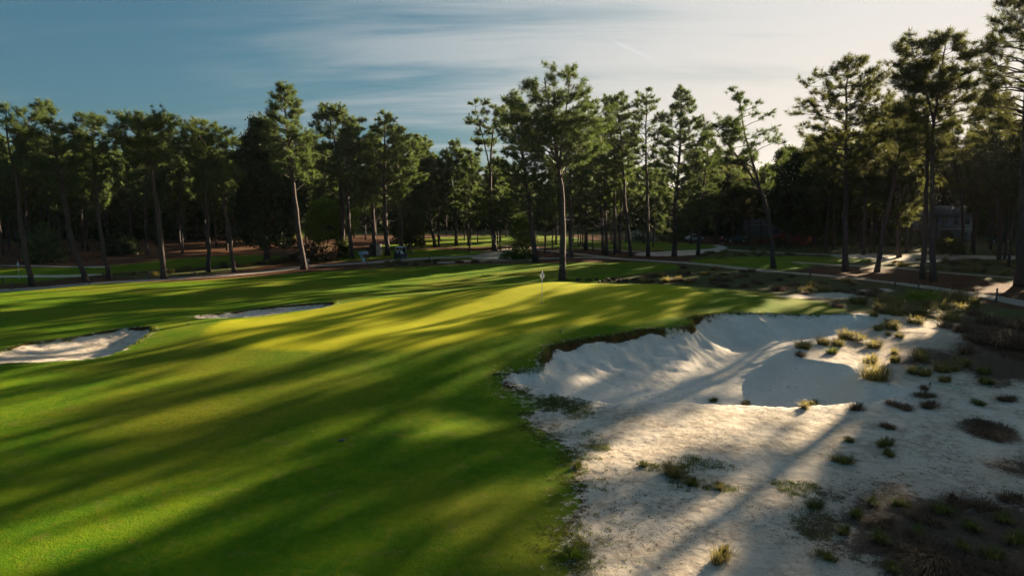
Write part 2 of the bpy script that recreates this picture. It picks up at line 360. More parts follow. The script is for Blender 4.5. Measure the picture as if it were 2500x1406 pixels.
# ------------------------------------------------------------------ materials
def mat(name):
    m = bpy.data.materials.new(name); m.use_nodes = True; m.node_tree.nodes.clear(); return m, NT(m.node_tree)
def simple(name, col, rough=.6, metal=0.0, var=.12, scale=6.0, bump=0.0, spec=.5):
    m, n = mat(name); p = n.new('ShaderNodeBsdfPrincipled'); o = n.new('ShaderNodeOutputMaterial'); n.l.new(p.outputs[0], o.inputs[0])
    co = n.new('ShaderNodeTexCoord').outputs['Object']; f = n.noise(co, scale, 4)
    c = n.mix(f, tuple(v*(1-var) for v in col), tuple(min(1, v*(1+var)) for v in col)); n.put(p.inputs['Base Color'], c)
    p.inputs['Roughness'].default_value = rough; p.inputs['Metallic'].default_value = metal
    if 'Specular IOR Level' in p.inputs: p.inputs['Specular IOR Level'].default_value = spec
    if bump:
        b = n.new('ShaderNodeBump'); b.inputs['Strength'].default_value = bump; n.put(b.inputs['Height'], n.noise(co, scale*4, 4)); n.put(p.inputs['Normal'], b.outputs[0])
    return m
def foliage(name, dark, light, trans, tw=.4, rough=.6):
    m, n = mat(name); a = n.attr('tint'); o = n.new('ShaderNodeOutputMaterial')
    c = n.mix(a, dark, light); ct = n.mix(a, tuple(v*.6 for v in trans), trans)
    p = n.new('ShaderNodeBsdfPrincipled'); n.put(p.inputs['Base Color'], c); p.inputs['Roughness'].default_value = rough
    p.inputs['Specular IOR Level'].default_value = .25
    t = n.new('ShaderNodeBsdfTranslucent'); n.put(t.inputs[0], ct)
    mx = n.new('ShaderNodeMixShader'); mx.inputs[0].default_value = tw; n.l.new(p.outputs[0], mx.inputs[1]); n.l.new(t.outputs[0], mx.inputs[2]); n.l.new(mx.outputs[0], o.inputs[0])
    return m
M_needle = foliage('pine_needles', (.030, .060, .026), (.082, .125, .046), (.13, .185, .04), .42)
M_needle_warm = foliage('warm_pine_needles', (.034, .050, .022), (.090, .105, .040), (.15, .165, .04), .42)
M_magn = foliage('glossy_dark_leaves', (.014, .030, .014), (.040, .062, .024), (.05, .08, .015), .25, .6)
M_mid = foliage('mid_green_leaves', (.04, .08, .015), (.09, .15, .03), (.17, .25, .03), .45)
M_bright = foliage('bright_green_leaves', (.07, .13, .015), (.16, .25, .03), (.30, .42, .03), .55)
M_dark = foliage('dark_woodland_leaves', (.025, .042, .018), (.065, .095, .032), (.11, .15, .025), .4)
M_azp = foliage('pink_blossom', (.35, .04, .07), (.6, .12, .16), (.6, .12, .12), .3)
M_azw = foliage('white_blossom', (.45, .46, .44), (.7, .7, .68), (.5, .5, .48), .3)
M_tuss = foliage('wiregrass_blades', (.12, .085, .04), (.20, .19, .06), (.40, .34, .09), .5)
M_tussg = foliage('green_bunch_grass_blades', (.04, .06, .016), (.11, .13, .03), (.22, .25, .04), .45)
M_tussd = foliage('dead_brown_grass_blades', (.06, .036, .022), (.14, .09, .05), (.22, .14, .08), .4)
M_turf = foliage('turf_blades', (.035, .075, .006), (.10, .13, .012), (.2, .25, .01), .45)
M_litter = foliage('fallen_pine_needles', (.03, .016, .010), (.11, .065, .04), (.05, .03, .02), .15)

def bark():
    m, n = mat('pine_bark'); p = n.new('ShaderNodeBsdfPrincipled'); o = n.new('ShaderNodeOutputMaterial'); n.l.new(p.outputs[0], o.inputs[0])
    co = n.new('ShaderNodeTexCoord').outputs['Object']
    mp = n.new('ShaderNodeMapping'); n.put(mp.inputs[0], co); mp.inputs['Scale'].default_value = (1, 1, .35)
    v = n.new('ShaderNodeTexVoronoi', feature='DISTANCE_TO_EDGE'); n.put(v.inputs['Vector'], mp.outputs[0]); v.inputs['Scale'].default_value = 7
    crack = n.mapr(v.outputs['Distance'], 0.0, .10); f = n.noise(co, 2.2, 5, .6)
    c = n.mix(f, (.050, .036, .034), (.105, .072, .064)); c = n.mix(crack, (.03, .02, .02), c); n.put(p.inputs['Base Color'], c); p.inputs['Roughness'].default_value = .9
    b = n.new('ShaderNodeBump'); b.inputs['Strength'].default_value = .9; b.inputs['Distance'].default_value = .04; n.put(b.inputs['Height'], crack); n.put(p.inputs['Normal'], b.outputs[0])
    return m
M_bark = bark()

def terrain_mat():
    m, n = mat('course_ground'); p = n.new('ShaderNodeBsdfPrincipled'); o = n.new('ShaderNodeOutputMaterial'); n.l.new(p.outputs[0], o.inputs[0])
    co = n.new('ShaderNodeNewGeometry').outputs['Position']
    n1 = n.noise(co, .09, 2); n2 = n.noise(co, .5, 3, .6); n3 = n.noise(co, 3.0, 3, .65); n4 = n.noise(co, 16.0, 3, .7); n5 = n.noise(co, 55., 1, .7)
    def ctr(v): return n.math('SUBTRACT', v, .5)
    def mask(att, amp_mid, amp_hi, wd, off=0.0):
        e = n.math('ADD', n.attr(att), n.math('MULTIPLY', ctr(n3), amp_mid)); e = n.math('ADD', e, n.math('MULTIPLY', ctr(n4), amp_hi))
        return n.mapr(e, -wd+off, wd+off)
    # pine straw floor
    st = n.mix(n.mapr(n3, .35, .7), (.070, .030, .017), (.155, .075, .043)); st = n.mix(n.mapr(n4, .5, .75), st, (.055, .03, .02)); st = n.mix(n.mapr(n2, .55, .75), st, (.13, .10, .05))
    # rough with native grass
    ro = n.mix(n.mapr(n3, .3, .7), (.045, .058, .020), (.125, .115, .045)); ro = n.mix(n.mapr(n2, .5, .7), ro, (.06, .085, .022)); ro = n.mix(n.mapr(n4, .6, .8), ro, (.17, .14, .09))
    # fairway
    fa = n.mix(n.mapr(n2, .3, .72), (.052, .140, .006), (.115, .190, .007)); fa = n.mix(n.mapr(n1, .42, .66), fa, (.155, .175, .012)); fa = n.mix(n.math('MULTIPLY', n.mapr(n.noise(co, 1.3, 3, .7), .54, .70), .35), fa, (.21, .17, .05))
    fa = n.mix(n.math('MULTIPLY', n.mapr(n3, .48, .75), .45), fa, (.20, .18, .008)); fa = n.mix(n.math('MULTIPLY', n.mapr(n3, .50, .30), .40), fa, (.055, .11, .002)); fa = n.mix(n.math('MULTIPLY', n.mapr(n4, .5, .8), .5), fa, (.045, .08, .004))
    fa = n.mix(n.math('MULTIPLY', n.mapr(n5, .55, .8), .35), fa, (.20, .22, .01))
    gr = n.mix(n.mapr(n2, .3, .7), (.28, .295, .010), (.345, .34, .016)); gr = n.mix(n.math('MULTIPLY', n.mapr(n4, .45, .8), .25), gr, (.20, .21, .01))
    # sand
    sa = n.mix(n.mapr(n2, .3, .7), (.66, .59, .505), (.76, .69, .60)); sa = n.mix(n.math('MULTIPLY', n.mapr(n4, .52, .85), .45), sa, (.48, .41, .34))
    sa = n.mix(n.math('MULTIPLY', mask('dirty', 3.0, .8, 2.0), .75), sa, n.mix(n.mapr(n4, .4, .65), (.26, .175, .13), (.56, .44, .36)))
    out_ = n.mapr(n.math('ADD', n.attr('bowl'), n.math('MULTIPLY', ctr(n2), 2.5)), .6, -1.2)
    tan = n.mix(n.mapr(n3, .35, .65), (.36, .295, .225), (.56, .48, .38)); sa = n.mix(n.math('MULTIPLY', out_, n.mapr(n2, .30, .62, .35, .95)), sa, tan)
    sp = n.noise(co, 5.0, 3, .75); sa = n.mix(n.math('MULTIPLY', n.mapr(sp, .60, .70), n.math('MULTIPLY', n.mapr(n2, .42, .58), .8)), sa, (.17, .12, .085))
    # path
    pa = n.mix(n.mapr(n3, .3, .7), (.33, .27, .22), (.45, .38, .31)); pa = n.mix(n.math('MULTIPLY', n.mapr(n4, .5, .8), .5), pa, (.22, .17, .13))
    li = n.mix(n.mapr(n4, .35, .7), (.018, .011, .008), (.075, .045, .03)); li = n.mix(n.mapr(n3, .55, .7), li, (.05, .06, .02))
    lp = n.mix(n.mapr(n4, .35, .65), (.03, .018, .008), (.13, .07, .035)); lp = n.mix(n.mapr(n3, .52, .66), lp, (.045, .06, .008))
    c = n.mix(mask('rough', 2.5, .6, .5), st, ro)
    fm = mask('fair', .5, .35, .10); c = n.mix(fm, c, fa)
    # scattered sand showing through thin turf at the bunker's near edge
    te = n.math('ADD', n.math('SUBTRACT', n.attr('thin'), .2), n.math('ADD', n.math('MULTIPLY', ctr(n3), 5.5), n.math('ADD', n.math('MULTIPLY', ctr(n4), 5.0), n.math('MULTIPLY', ctr(n2), 2.0))))
    thin = n.math('MULTIPLY', n.mapr(te, .1, 1.0), .8)
    c = c; c = n.mix(mask('green', .9, .9, .55), c, gr)
    sm = mask('sand', 2.2, 1.6, .16); c = n.mix(n.math('MAXIMUM', sm, thin), c, sa)
    lmask = n.mapr(n.math('ADD', n.attr('litter'), n.math('ADD', n.math('MULTIPLY', ctr(n3), 4.5), n.math('ADD', n.math('MULTIPLY', ctr(n4), 3.0), n.math('MULTIPLY', ctr(n2), 3.5)))), -.1, .9)
    c = n.mix(n.math('MULTIPLY', lmask, .9), c, li)
    c = n.mix(mask('path', .6, .5, .22), c, pa)
    c = n.mix(n.mapr(n.math('ADD', n.attr('lip'), n.math('MULTIPLY', ctr(n4), .6)), .25, .6), c, lp)
    n.put(p.inputs['Base Color'], c); p.inputs['Roughness'].default_value = .95; p.inputs['Specular IOR Level'].default_value = .03
    turf = n.math('MAXIMUM', fm, mask('rough', .4, .3, .3))
    p.inputs['Sheen Roughness'].default_value = .55
    n.put(p.inputs['Sheen Weight'], 0.0); p.inputs['Sheen Tint'].default_value = (.85, .95, .12, 1)
    # relief: blades on turf, footprints and ripples on sand
    vor = n.new('ShaderNodeTexVoronoi', feature='SMOOTH_F1'); n.put(vor.inputs['Vector'], co); vor.inputs['Scale'].default_value = 2.6
    foot = n.mapr(vor.outputs['Distance'], .0, .22)
    hs = n.math('ADD', n.math('MULTIPLY', ctr(n3), .055), n.math('ADD', n.math('MULTIPLY', ctr(n4), .016), n.math('MULTIPLY', foot, n.math('MULTIPLY', n.mapr(n2, .42, .62), .022))))
    ht = n.math('ADD', n.math('MULTIPLY', ctr(n4), .05), n.math('ADD', n.math('MULTIPLY', ctr(n5), .02), n.math('MULTIPLY', ctr(n3), .05)))
    hg = n.math('ADD', n.math('MULTIPLY', ctr(n5), .005), n.math('MULTIPLY', ctr(n4), .010))
    hh = n.math('ADD', n.math('MULTIPLY', ht, n.math('SUBTRACT', 1.0, sm)), n.math('MULTIPLY', hs, sm))
    gm = mask('green', .9, .9, .55)
    hh = n.math('ADD', n.math('MULTIPLY', hh, n.math('SUBTRACT', 1.0, gm)), n.math('MULTIPLY', hg, gm))
    b = n.new('ShaderNodeBump'); b.inputs['Strength'].default_value = .6; b.inputs['Distance'].default_value = 1.0; n.put(b.inputs['Height'], hh); n.put(p.inputs['Normal'], b.outputs[0])
    return m
M_ground = terrain_mat()

# ------------------------------------------------------------------ the terrain sheet
def build_terrain():
    a_in = np.linspace(-50, 50, 1150); a_out = np.linspace(50, 310, 104)[1:-1]
    ang = np.radians(np.concatenate([a_in, a_out])); na = len(ang)
    r = np.concatenate([[.02, 2, 4], np.arange(5, 20, .12), np.arange(20, 62, .115), 62*np.cumprod(np.full(230, 1.006)), ])
    r = np.concatenate([r, r[-1]*np.cumprod(np.full(34, 1.085)), ]); nr = len(r)
    R, A = np.meshgrid(r, ang, indexing='ij'); x = (R*np.sin(A)).ravel(); y = (R*np.cos(A)).ravel()
    h, lip = Hcarve(x, y, True)
    f = [sdf_poly(x, y, p[1]) for p in FAIR]; ff = np.max(f, 0); fi = np.argmax(f, 0)
    g = sdf_poly(x, y, GREEN); ro = np.max([sdf_poly(x, y, p) for p in ROUGH], 0); ro = np.maximum(ro, np.clip((R.ravel()-178)/6, -6, 6)*1.0)
    sb = sdf_poly(x, y, BIG); s1 = sdf_poly(x, y, BL1); s2 = sdf_poly(x, y, BL2); wob = WOB(x, y)
    sb, s1, s2 = sb+wob, s1+wob, s2+wob
    sw = sdf_poly(x, y, SANDW); fs = [sdf_poly(x, y, p) for p in FARSAND]; fsm = np.max(fs, 0)
    sw = np.where((ff > 0) & (sw > -1) & (h > .35) & (x < 14), np.minimum(sw, -.5), sw)
    sand = np.maximum.reduce([sb, s1, s2, sw, fsm]); lit = np.max([sdf_poly(x, y, p) for p in LITTER], 0)
    wig = .35*fbm(x/3+1, y/3, 2)
    pa = [sdf_line(x, y, p[1], p[2])+wig for p in PATHS]; pm = np.max(pa, 0); pidx = np.argmax(pa, 0)
    # relief of the sand
    sf = sstep(sand, 0, .6); h = h+sf*(.03*fbm(x*1.1, y*1.1, 3)+.015*fbm(x*4, y*4, 2))*(R.ravel() < 90)
    h = h-.03*sstep(pm, -.2, .3)
    thin = sdf_poly(x, y, PW([(1235,905),(1290,905),(1400,985),(1450,1030),(1480,1100),(1440,1200),(1440,1420),(1375,1420),(1375,1250),(1385,1130),(1300,1040),(1280,985),(1215,940)]))
    idx = np.arange(nr*na).reshape(nr, na); nx = np.roll(idx, -1, 1)
    Q = np.stack([idx[:-1], nx[:-1], nx[1:], idx[1:]], -1).reshape(-1, 4)[:, ::-1]
    V = np.stack([x, y, h], -1)
    e1 = V[Q[:, 2]]-V[Q[:, 0]]; e2 = V[Q[:, 3]]-V[Q[:, 1]]; fn = np.cross(e1, e2)
    if fn[:, 2].mean() < 0: Q = Q[:, ::-1]; fn = -fn
    vn = np.zeros_like(V)
    for k in range(4):
        for c in range(3): vn[:, c] += np.bincount(Q[:, k], fn[:, c], len(V))
    vn /= np.linalg.norm(vn, axis=1)[:, None]+1e-12; vn[:na] = (0, 0, 1)
    def fmax(a): return a[Q].mean(1)
    reg = np.zeros(len(Q), int); names = ['ground']
    def region(name, msk): names.append(name); reg[msk] = len(names)-1
    rof = fmax(ro); region('rough', rof > 0)
    fff = fmax(ff); fif = fi[Q[:, 0]]
    for k, p in enumerate(FAIR): region(p[0], (fff > 0) & (fif == k))
    region('putting_green', fmax(g) > 0)
    region('sand_waste', fmax(sw) > 0); region('sand_patch', fmax(fsm) > 0)
    for nm, a in (('sand_bunker', sb), ('left_bunker', s1), ('back_bunker', s2)): region(nm, fmax(a) > 0)
    pf = fmax(pm); pi = pidx[Q[:, 0]]
    for k, p in enumerate(PATHS): region(p[0], (pf > 0) & (pi == k) & (fmax(g) < 0) & (reg != names.index('sand_waste')))
    dirty = np.max([sdf_poly(x, y, p) for p in DIRTY], 0)
    at = dict(bowl=sb, dirty=dirty, fair=ff, green=g, sand=sand, path=pm, rough=ro, litter=lit, lip=lip, thin=thin)
    for k, nm in enumerate(names):
        q = Q[reg == k]
        if not len(q): continue
        u, inv = np.unique(q, return_inverse=True)
        me = np_mesh(nm, V[u], [inv.reshape(-1, 4)], M_ground, True, {a: v[u] for a, v in at.items()})
        me.normals_split_custom_set_from_vertices(vn[u].tolist())
        o = obj(nm, me); tag(o, kind='structure')
build_terrain()
LIPPOLY = BIG

# ------------------------------------------------------------------ trees
def interp_path(P, n):
    P = np.asarray(P, float)
    if len(P) > 2: P = smooth_poly3(P, 5)
    d = np.concatenate([[0], np.cumsum(np.linalg.norm(np.diff(P, axis=0), axis=1))]); t = np.linspace(0, d[-1], n)
    return np.stack([np.interp(t, d, P[:, k]) for k in range(3)], -1)
def smooth_poly3(P, n):
    out = []; m = len(P)
    for i in range(m-1):
        a, b, c, d = P[max(i-1, 0)], P[i], P[i+1], P[min(i+2, m-1)]
        for k in range(n):
            t = k/n; out.append(.5*((2*b)+(-a+c)*t+(2*a-5*b+4*c-d)*t*t+(-a+3*b-3*c+d)*t**3))
    out.append(P[-1]); return np.array(out)
def needles(C, D, rs, n=14, L=.42, wd=.055, up=.25, spread=.75):
    """a spray of needle-thin faces at every centre C, pointing roughly along D"""
    m = len(C); d = rs.randn(m, n, 3)*spread+D[:, None]*.7+np.array([0, 0, up]); d /= np.linalg.norm(d, axis=2)[..., None]
    l = L*rs.uniform(.6, 1.15, (m, n, 1)); pr = np.cross(d, rs.randn(m, n, 3)); pr /= np.linalg.norm(pr, axis=2)[..., None]+1e-9
    c = C[:, None]+rs.randn(m, n, 3)*.07; w_ = wd*rs.uniform(.7, 1.3, (m, n, 1))
    V = np.stack([c-pr*w_*.5, c+pr*w_*.5, c+d*l], 2).reshape(-1, 3); T = np.arange(len(V)).reshape(-1, 3)
    tint = np.repeat(np.clip(rs.uniform(.05, .95, m), 0, 1), n*3)
    return V, T, tint
def leaves(C, D, rs, n=10, S=.16, spread=.25):
    m = len(C); c = C[:, None]+rs.randn(m, n, 3)*spread; d = rs.randn(m, n, 3)+D[:, None]*.6; d /= np.linalg.norm(d, axis=2)[..., None]
    pr = np.cross(d, rs.randn(m, n, 3)); pr /= np.linalg.norm(pr, axis=2)[..., None]+1e-9; s = S*rs.uniform(.6, 1.2, (m, n, 1))
    V = np.stack([c, c+d*s*.5+pr*s*.32, c+d*s, c+d*s*.5-pr*s*.32], 2).reshape(-1, 3); Q = np.arange(len(V)).reshape(-1, 4)
    return V, Q, np.repeat(rs.uniform(0, 1, m), n*4)
def prof(style, t):
    if style == 'flat': return np.where(t < .72, .42+.58*(t/.72)**1.2, np.sqrt(np.clip(1-((t-.72)/.29)**2, 0, 1)))
    if style == 'oval': return np.clip(np.sin(np.pi*(.14+.84*t)), .1, 1)**.75
    if style == 'cone': return .12+.88*(1-t)**.75
    if style == 'low': return .35+.65*np.clip(1-t, 0, 1)**.5*(.7+.3*np.sin(t*9))
    if style == 'thin': return np.clip(.45+.55*np.sin(np.pi*(.1+.85*t)), .1, 1)
    return np.clip(np.sin(np.pi*(.1+.88*t)), .1, 1)**.5      # 'wide'
def tree_mesh(path, r0, cb, R, style, seed, nb=30, dens=1.0, leaf='needle', rise=(8, 42), low=0, L=.42, wd=.06, fork=None, sub=(4, 6), nn=22):
    """path: trunk points from the ground up (local). cb: height of the crown's bottom. Returns two Accs: wood and leaves"""
    rs = RS(seed); wood = Acc(); fol = Acc(); P = interp_path(path, 16); z = P[:, 2]; Ht = z[-1]
    P[1:-1, :2] += rs.randn(len(P)-2, 2)*.05
    rad = r0*(1-.86*(z/Ht)**1.15); rad[0] *= 1.28
    wood.tube(P, rad, 8)
    def tp(h): return np.array([np.interp(h, z, P[:, 0]), np.interp(h, z, P[:, 1]), h])
    starts = []
    if fork:
        for (fx, fy, fz, fh) in fork:
            a = tp(fh); b = np.array([fx, fy, fz]); Fp = interp_path([a, a*.6+b*.4+np.array([0, 0, .4]), b], 8)
            wood.tube(Fp, np.linspace(np.interp(fh, z, rad)*.8, .04, 8), 6); starts.append((Fp, np.linspace(np.interp(fh, z, rad)*.8, .04, 8)))
    C = []; D = []
    clump = rs.uniform(0, 2*np.pi, 6)
    for i in range(nb):
        t = ((i+rs.uniform(.1, .9))/nb)**.85; he = cb+(Ht-cb)*t
        az = i*2.399+rs.uniform(-.6, .6)
        re = R*float(prof(style, np.array(t)))*rs.uniform(.5, 1.12)
        rr = math.radians(rs.uniform(*rise)); hs = he-re*math.tan(rr)*rs.uniform(.6, 1.0)
        hs = max(hs, cb*.72, .5*he); hs = min(hs, Ht*.985)
        cen_ = None; base = tp(hs); rb = np.interp(hs, z, rad)*.42
        if starts and rs.rand() < .5:
            Fp, Fr = starts[i % len(starts)]; k = rs.randint(3, 8); base = Fp[k]; rb = Fr[k]*.6; he = base[2]+rs.uniform(.1, .8)+.2*k/7; re *= .75; cen_ = base
        else: cen_ = None
        cen = tp(he) if cen_ is None else cen_; end = np.array([cen[0]+re*math.cos(az), cen[1]+re*math.sin(az), he+rs.uniform(-.3, .3)])
        m1 = base*.6+end*.4+np.array([0, 0, rs.uniform(-.02, .10)*re]); m2 = base*.25+end*.75+rs.randn(3)*.05*re
        B = interp_path([base, m1, m2, end], 7); Rb = np.linspace(min(rb, .11), .022, 7); wood.tube(B, Rb, 5, cap=False)
        ns = rs.randint(sub[0], sub[1]+1)
        for j in range(ns):
            k = rs.uniform(.35, 1.0)**.8; q = B[0]+0; q = np.array([np.interp(k*6, np.arange(7), B[:, c]) for c in range(3)])
            out = B[-1]-B[0]; out /= np.linalg.norm(out)+1e-9
            dv = out*.8+rs.randn(3)*.55; dv[2] = abs(dv[2])*.7+.1; dv /= np.linalg.norm(dv); ln = max(.5, re*.38*rs.uniform(.6, 1.2))
            e = q+dv*ln; Sb = np.array([q, q*.5+e*.5+rs.randn(3)*.08, e]); wood.tube(Sb, [.032, .024, .014], 3, cap=False)
            nt = max(2, int(round(ln*2.9*dens)))
            for u in np.linspace(.35, 1, nt): C.append(q+(e-q)*u+rs.randn(3)*.13); D.append(dv)
        C.append(end); D.append((end-base)/(np.linalg.norm(end-base)+1e-9))
    for i in range(low):      # bare dead snags under the crown
        hs = cb*rs.uniform(.45, .95); az = rs.uniform(0, 6.28); b = tp(hs); ln = rs.uniform(.5, 3.0)
        e = b+np.array([math.cos(az)*ln, math.sin(az)*ln, ln*rs.uniform(-.1, .5)]); wood.tube([b, b*.5+e*.5+rs.randn(3)*.1, e], [.035, .025, .012], 4, cap=False)
    C = np.array(C); D = np.array(D)
    if leaf == 'needle': V, T, ti = needles(C, D, rs, nn, L, wd, spread=.85); fol.add(V, T, None, ti)
    else:
        V, Q, ti = leaves(C, D, rs, 14, leaf, .34); fol.add(V, None, Q, ti)
    return wood, fol
def place_tree(name, label, cat, base, acc, mats=(None, None), group=None, wood_name='trunk'):
    t = empty(name, base); tag(t, label, cat, group)
    acc[0].build(wood_name, mats[0] or M_bark, t, True); acc[1].build('crown', mats[1] or M_needle, t); return t

def hero(label, base, mids, top, cb, hw, style, seed, r=None, nb=30, dens=1.0, fork=None, mat_=None, rise=(8, 42), low=6, name='pine_tree', group=None, L=.42, leaf='needle', cat='pine tree', sub=(4, 6)):
    """all picture positions in 2500-wide pixels; the trunk stands in the plane of its base"""
    B = P3(*base); pts = [np.zeros(3)]; rs = RS(seed+500)
    for (a, b) in mids+[top]:
        q = at_depth(a, b, B[1])-B; q[1] += rs.uniform(-.4, .4); pts.append(q)
    H_ = pts[-1][2]; cbz = (at_depth(base[0], cb, B[1])-B)[2]; R = hw*B[1]/F
    fk = None
    if fork:
        fk = []
        for (fx, fy, sy) in fork:
            q = at_depth(fx, fy, B[1])-B; s = (at_depth(fx, sy, B[1])-B)[2]; fk.append((q[0], rs.uniform(-.8, .8), q[2], s))
    rr = (r*.68*B[1]/F) if r else .25
    wd = .046*max(1, B[1]/75)
    return place_tree(name, label, cat, B, tree_mesh(np.array(pts), rr, cbz, R, style, seed, int(nb*1.75), dens*1.3, leaf, rise, low, L, wd, fk, sub), (None, mat_), group)

WM = M_needle_warm
HEROES = [
 ('tall leaning pine with an open crown at the far left edge, beside the far flag', (78,698), [(56,560),(40,430),(24,350)], (22,262), 440, 62, 'flat', 1, 9, 26, .7, [(60,300,430)]),
 ('leaning pine with a tall narrow crown, second trunk from the left edge', (212,688), [(180,580),(150,450),(128,350)], (108,256), 470, 66, 'oval', 2, 9, 34, .9, None),
 ('slim leaning pine with a broken side branch, third along the left path', (266,682), [(250,560),(232,430)], (222,282), 440, 62, 'flat', 3, 8, 28, .8, None),
 ('stout pine with a wide umbrella crown standing where the brown straw meets the left path', (400,680), [(388,560),(372,420),(362,350)], (350,280), 400, 82, 'flat', 4, 11, 38, 1.0, None),
 ('upright pine with a dense rounded crown, right of the umbrella-shaped pine', (508,664), [(506,520),(501,400)], (500,300), 440, 74, 'flat', 5, 8, 38, 1.1, None),
 ('pine trunk leaning left beside the left cart path, its crown low behind its neighbour', (572,665), [(556,560),(540,460)], (532,395), 470, 56, 'oval', 6, 8, 28, 1.0, None),
 ('tall pine with a high domed crown towering over the dark magnolia', (742,658), [(728,540),(708,400),(698,300)], (694,210), 440, 58, 'oval', 7, 11, 44, 1.0, None),
 ('broad full pine in front of the bright green shrub', (838,625), [(836,500),(822,380)], (798,252), 510, 84, 'oval', 8, 10, 46, 1.25, [(840,290,420)]),
 ('dark pine trunk close to the right of the broad pine, with a shorter crown', (860,632), [(850,520),(846,420)], (852,310), 480, 50, 'oval', 9, 8, 26, 1.1, None),
 ('dark pine trunk directly behind the notice stand and the dark shed', (916,620), [(910,520),(905,400)], (905,325), 500, 50, 'oval', 10, 8, 28, 1.0, None),
 ('tall pine with a ragged crown between the dark shed and the golf cart', (946,624), [(940,500),(938,380)], (940,280), 500, 66, 'oval', 11, 9, 44, 1.2, None),
 ('pine rising straight behind the golf cart', (980,612), [(978,500),(970,400)], (968,315), 470, 60, 'oval', 12, 8, 34, 1.1, None),
 ('thin straight pine at the right of the dark bamboo-like thicket', (1029,603), [(1028,500)], (1026,358), 480, 26, 'thin', 13, 5, 20, .9, None),
 ('thin pine leaning left behind the lit lawn', (1062,604), [(1048,520),(1036,430)], (1034,372), 480, 28, 'thin', 14, 6, 20, .9, None),
 ('straight pine with a bushy crown on the straw beyond the lit lawn', (1114,601), [(1113,500)], (1110,348), 500, 46, 'oval', 15, 6, 36, 1.2, None),
 ('pine with a forked open top and bare branches on its left side', (1208,613), [(1198,500),(1200,360)], (1212,255), 420, 40, 'thin', 16, 8, 26, .75, [(1160,262,420)]),
 ('leaning pine with a bulky crown just left of the central pine, behind the small shrub', (1308,640), [(1296,540),(1282,420),(1262,300)], (1250,232), 520, 72, 'oval', 17, 10, 44, 1.2, None),
 ('largest central pine with a forked crown, standing behind the flag on the green', (1373,684), [(1373,560),(1371,470),(1362,400)], (1330,188), 430, 118, 'oval', 18, 12, 64, 1.0, [(1392,190,420),(1440,300,415),(1300,300,400)]),
 ('dark pine trunk immediately right of the central pine', (1394,629), [(1392,500)], (1388,280), 500, 56, 'oval', 19, 8, 36, 1.1, None),
 ('pine behind the two small trunks, right of the central pine', (1430,611), [(1431,520)], (1436,240), 500, 56, 'oval', 20, 7, 36, 1.0, None),
 ('slender pine with a drooping crown, leftmost of four slim trunks beside the central pine', (1473,620), [(1466,500)], (1450,300), 520, 46, 'low', 21, 6, 30, 1.0, None),
 ('slender dark pine, second of the slim trunks right of the central pine', (1482,623), [(1476,500)], (1476,310), 500, 44, 'oval', 22, 6, 26, .9, None),
 ('slim upright pine with a tall narrow crown, left of a close pair of trunks', (1502,621), [(1500,480)], (1500,236), 450, 42, 'thin', 23, 6, 34, .9, None),
 ('slim pine sharing its foot with a close neighbour on the straw', (1511,618), [(1516,520)], (1524,330), 470, 36, 'thin', 24, 6, 22, .8, None),
 ('pine leaning left with a thin high crown, right of the close pair of trunks', (1541,626), [(1528,500),(1518,380)], (1505,232), 430, 44, 'thin', 25, 7, 30, .8, None),
 ('slender straight pine with a small open crown against the sky', (1582,627), [(1580,500),(1577,350)], (1578,226), 400, 46, 'thin', 26, 7, 26, .75, None),
 ('dense dark pine with foliage almost to the ground, right of the slender straight pine', (1646,627), [(1650,500),(1660,350)], (1664,218), 590, 62, 'oval', 27, 9, 66, 1.1, None),
 ('smaller pine with sparse middle branches beside the curve of the sandy track', (1704,625), [(1712,500),(1724,400)], (1730,318), 560, 46, 'oval', 28, 7, 36, .9, None),
 ('large pine leaning strongly left with spreading open branches, alone on the right lawn', (1889,655), [(1872,520),(1848,430),(1822,330)], (1800,222), 460, 84, 'oval', 29, 9, 38, .75, [(1750,320,470)]),
 ('tall straight pine with flat layered branches at the right of the lawn', (2065,663), [(2067,500),(2066,300)], (2070,146), 430, 104, 'wide', 30, 11, 46, .85, None, WM, (-4, 18)),
 ('crooked pine leaning right, next to the tall layered pine', (2141,664), [(2160,560),(2178,460),(2205,350)], (2218,270), 430, 64, 'oval', 31, 9, 30, .85, None, WM),
 ('left trunk of the twin pines beside the right path', (2252,681), [(2260,520),(2266,330)], (2262,150), 400, 84, 'wide', 32, 10, 40, .9, None, WM, (-2, 30)),
 ('right trunk of the twin pines beside the right path, with the tallest wide crown', (2278,687), [(2280,520),(2282,300)], (2312,92), 380, 112, 'wide', 33, 11, 54, 1.0, [(2235,120,300)], WM, (0, 34)),
 ('massive dark pine cut off by the right edge of the view', (2492,698), [(2494,500),(2500,300)], (2520,-30), 330, 132, 'wide', 34, 19, 50, 1.0, None, WM, (-4, 26)),
 ('slim pine half hidden among the right wood, left of the massive edge pine', (2440,640), [(2436,500)], (2430,230), 480, 74, 'wide', 35, 7, 40, 1.0, None, WM),
 ('slim leaning pine in front of the white house', (2352,622), [(2345,500),(2330,380)], (2322,290), 470, 60, 'oval', 36, 6, 32, .9, None, WM),
 ('thin pine between the layered pine and the crooked pine', (2108,622), [(2112,500)], (2115,330), 480, 52, 'oval', 37, 6, 36, 1.0, None, WM),
 ('dark spreading pine whose crown fills the gap right of the layered pine', (2195,628), [(2190,500)], (2182,260), 500, 80, 'wide', 38, 8, 46, 1.1, None, WM),
]
for h in HEROES:
    lab, b, mid_, top, cb, hw, st, sd, r, nb, dn, fk = h[:12]; mt = h[12] if len(h) > 12 else None; ri = h[13] if len(h) > 13 else (8, 42)
    hero(lab, b, mid_, top, cb, hw, st, sd, r, nb, dn, fk, mt, ri, L=.58 if hw < 100 else .62)
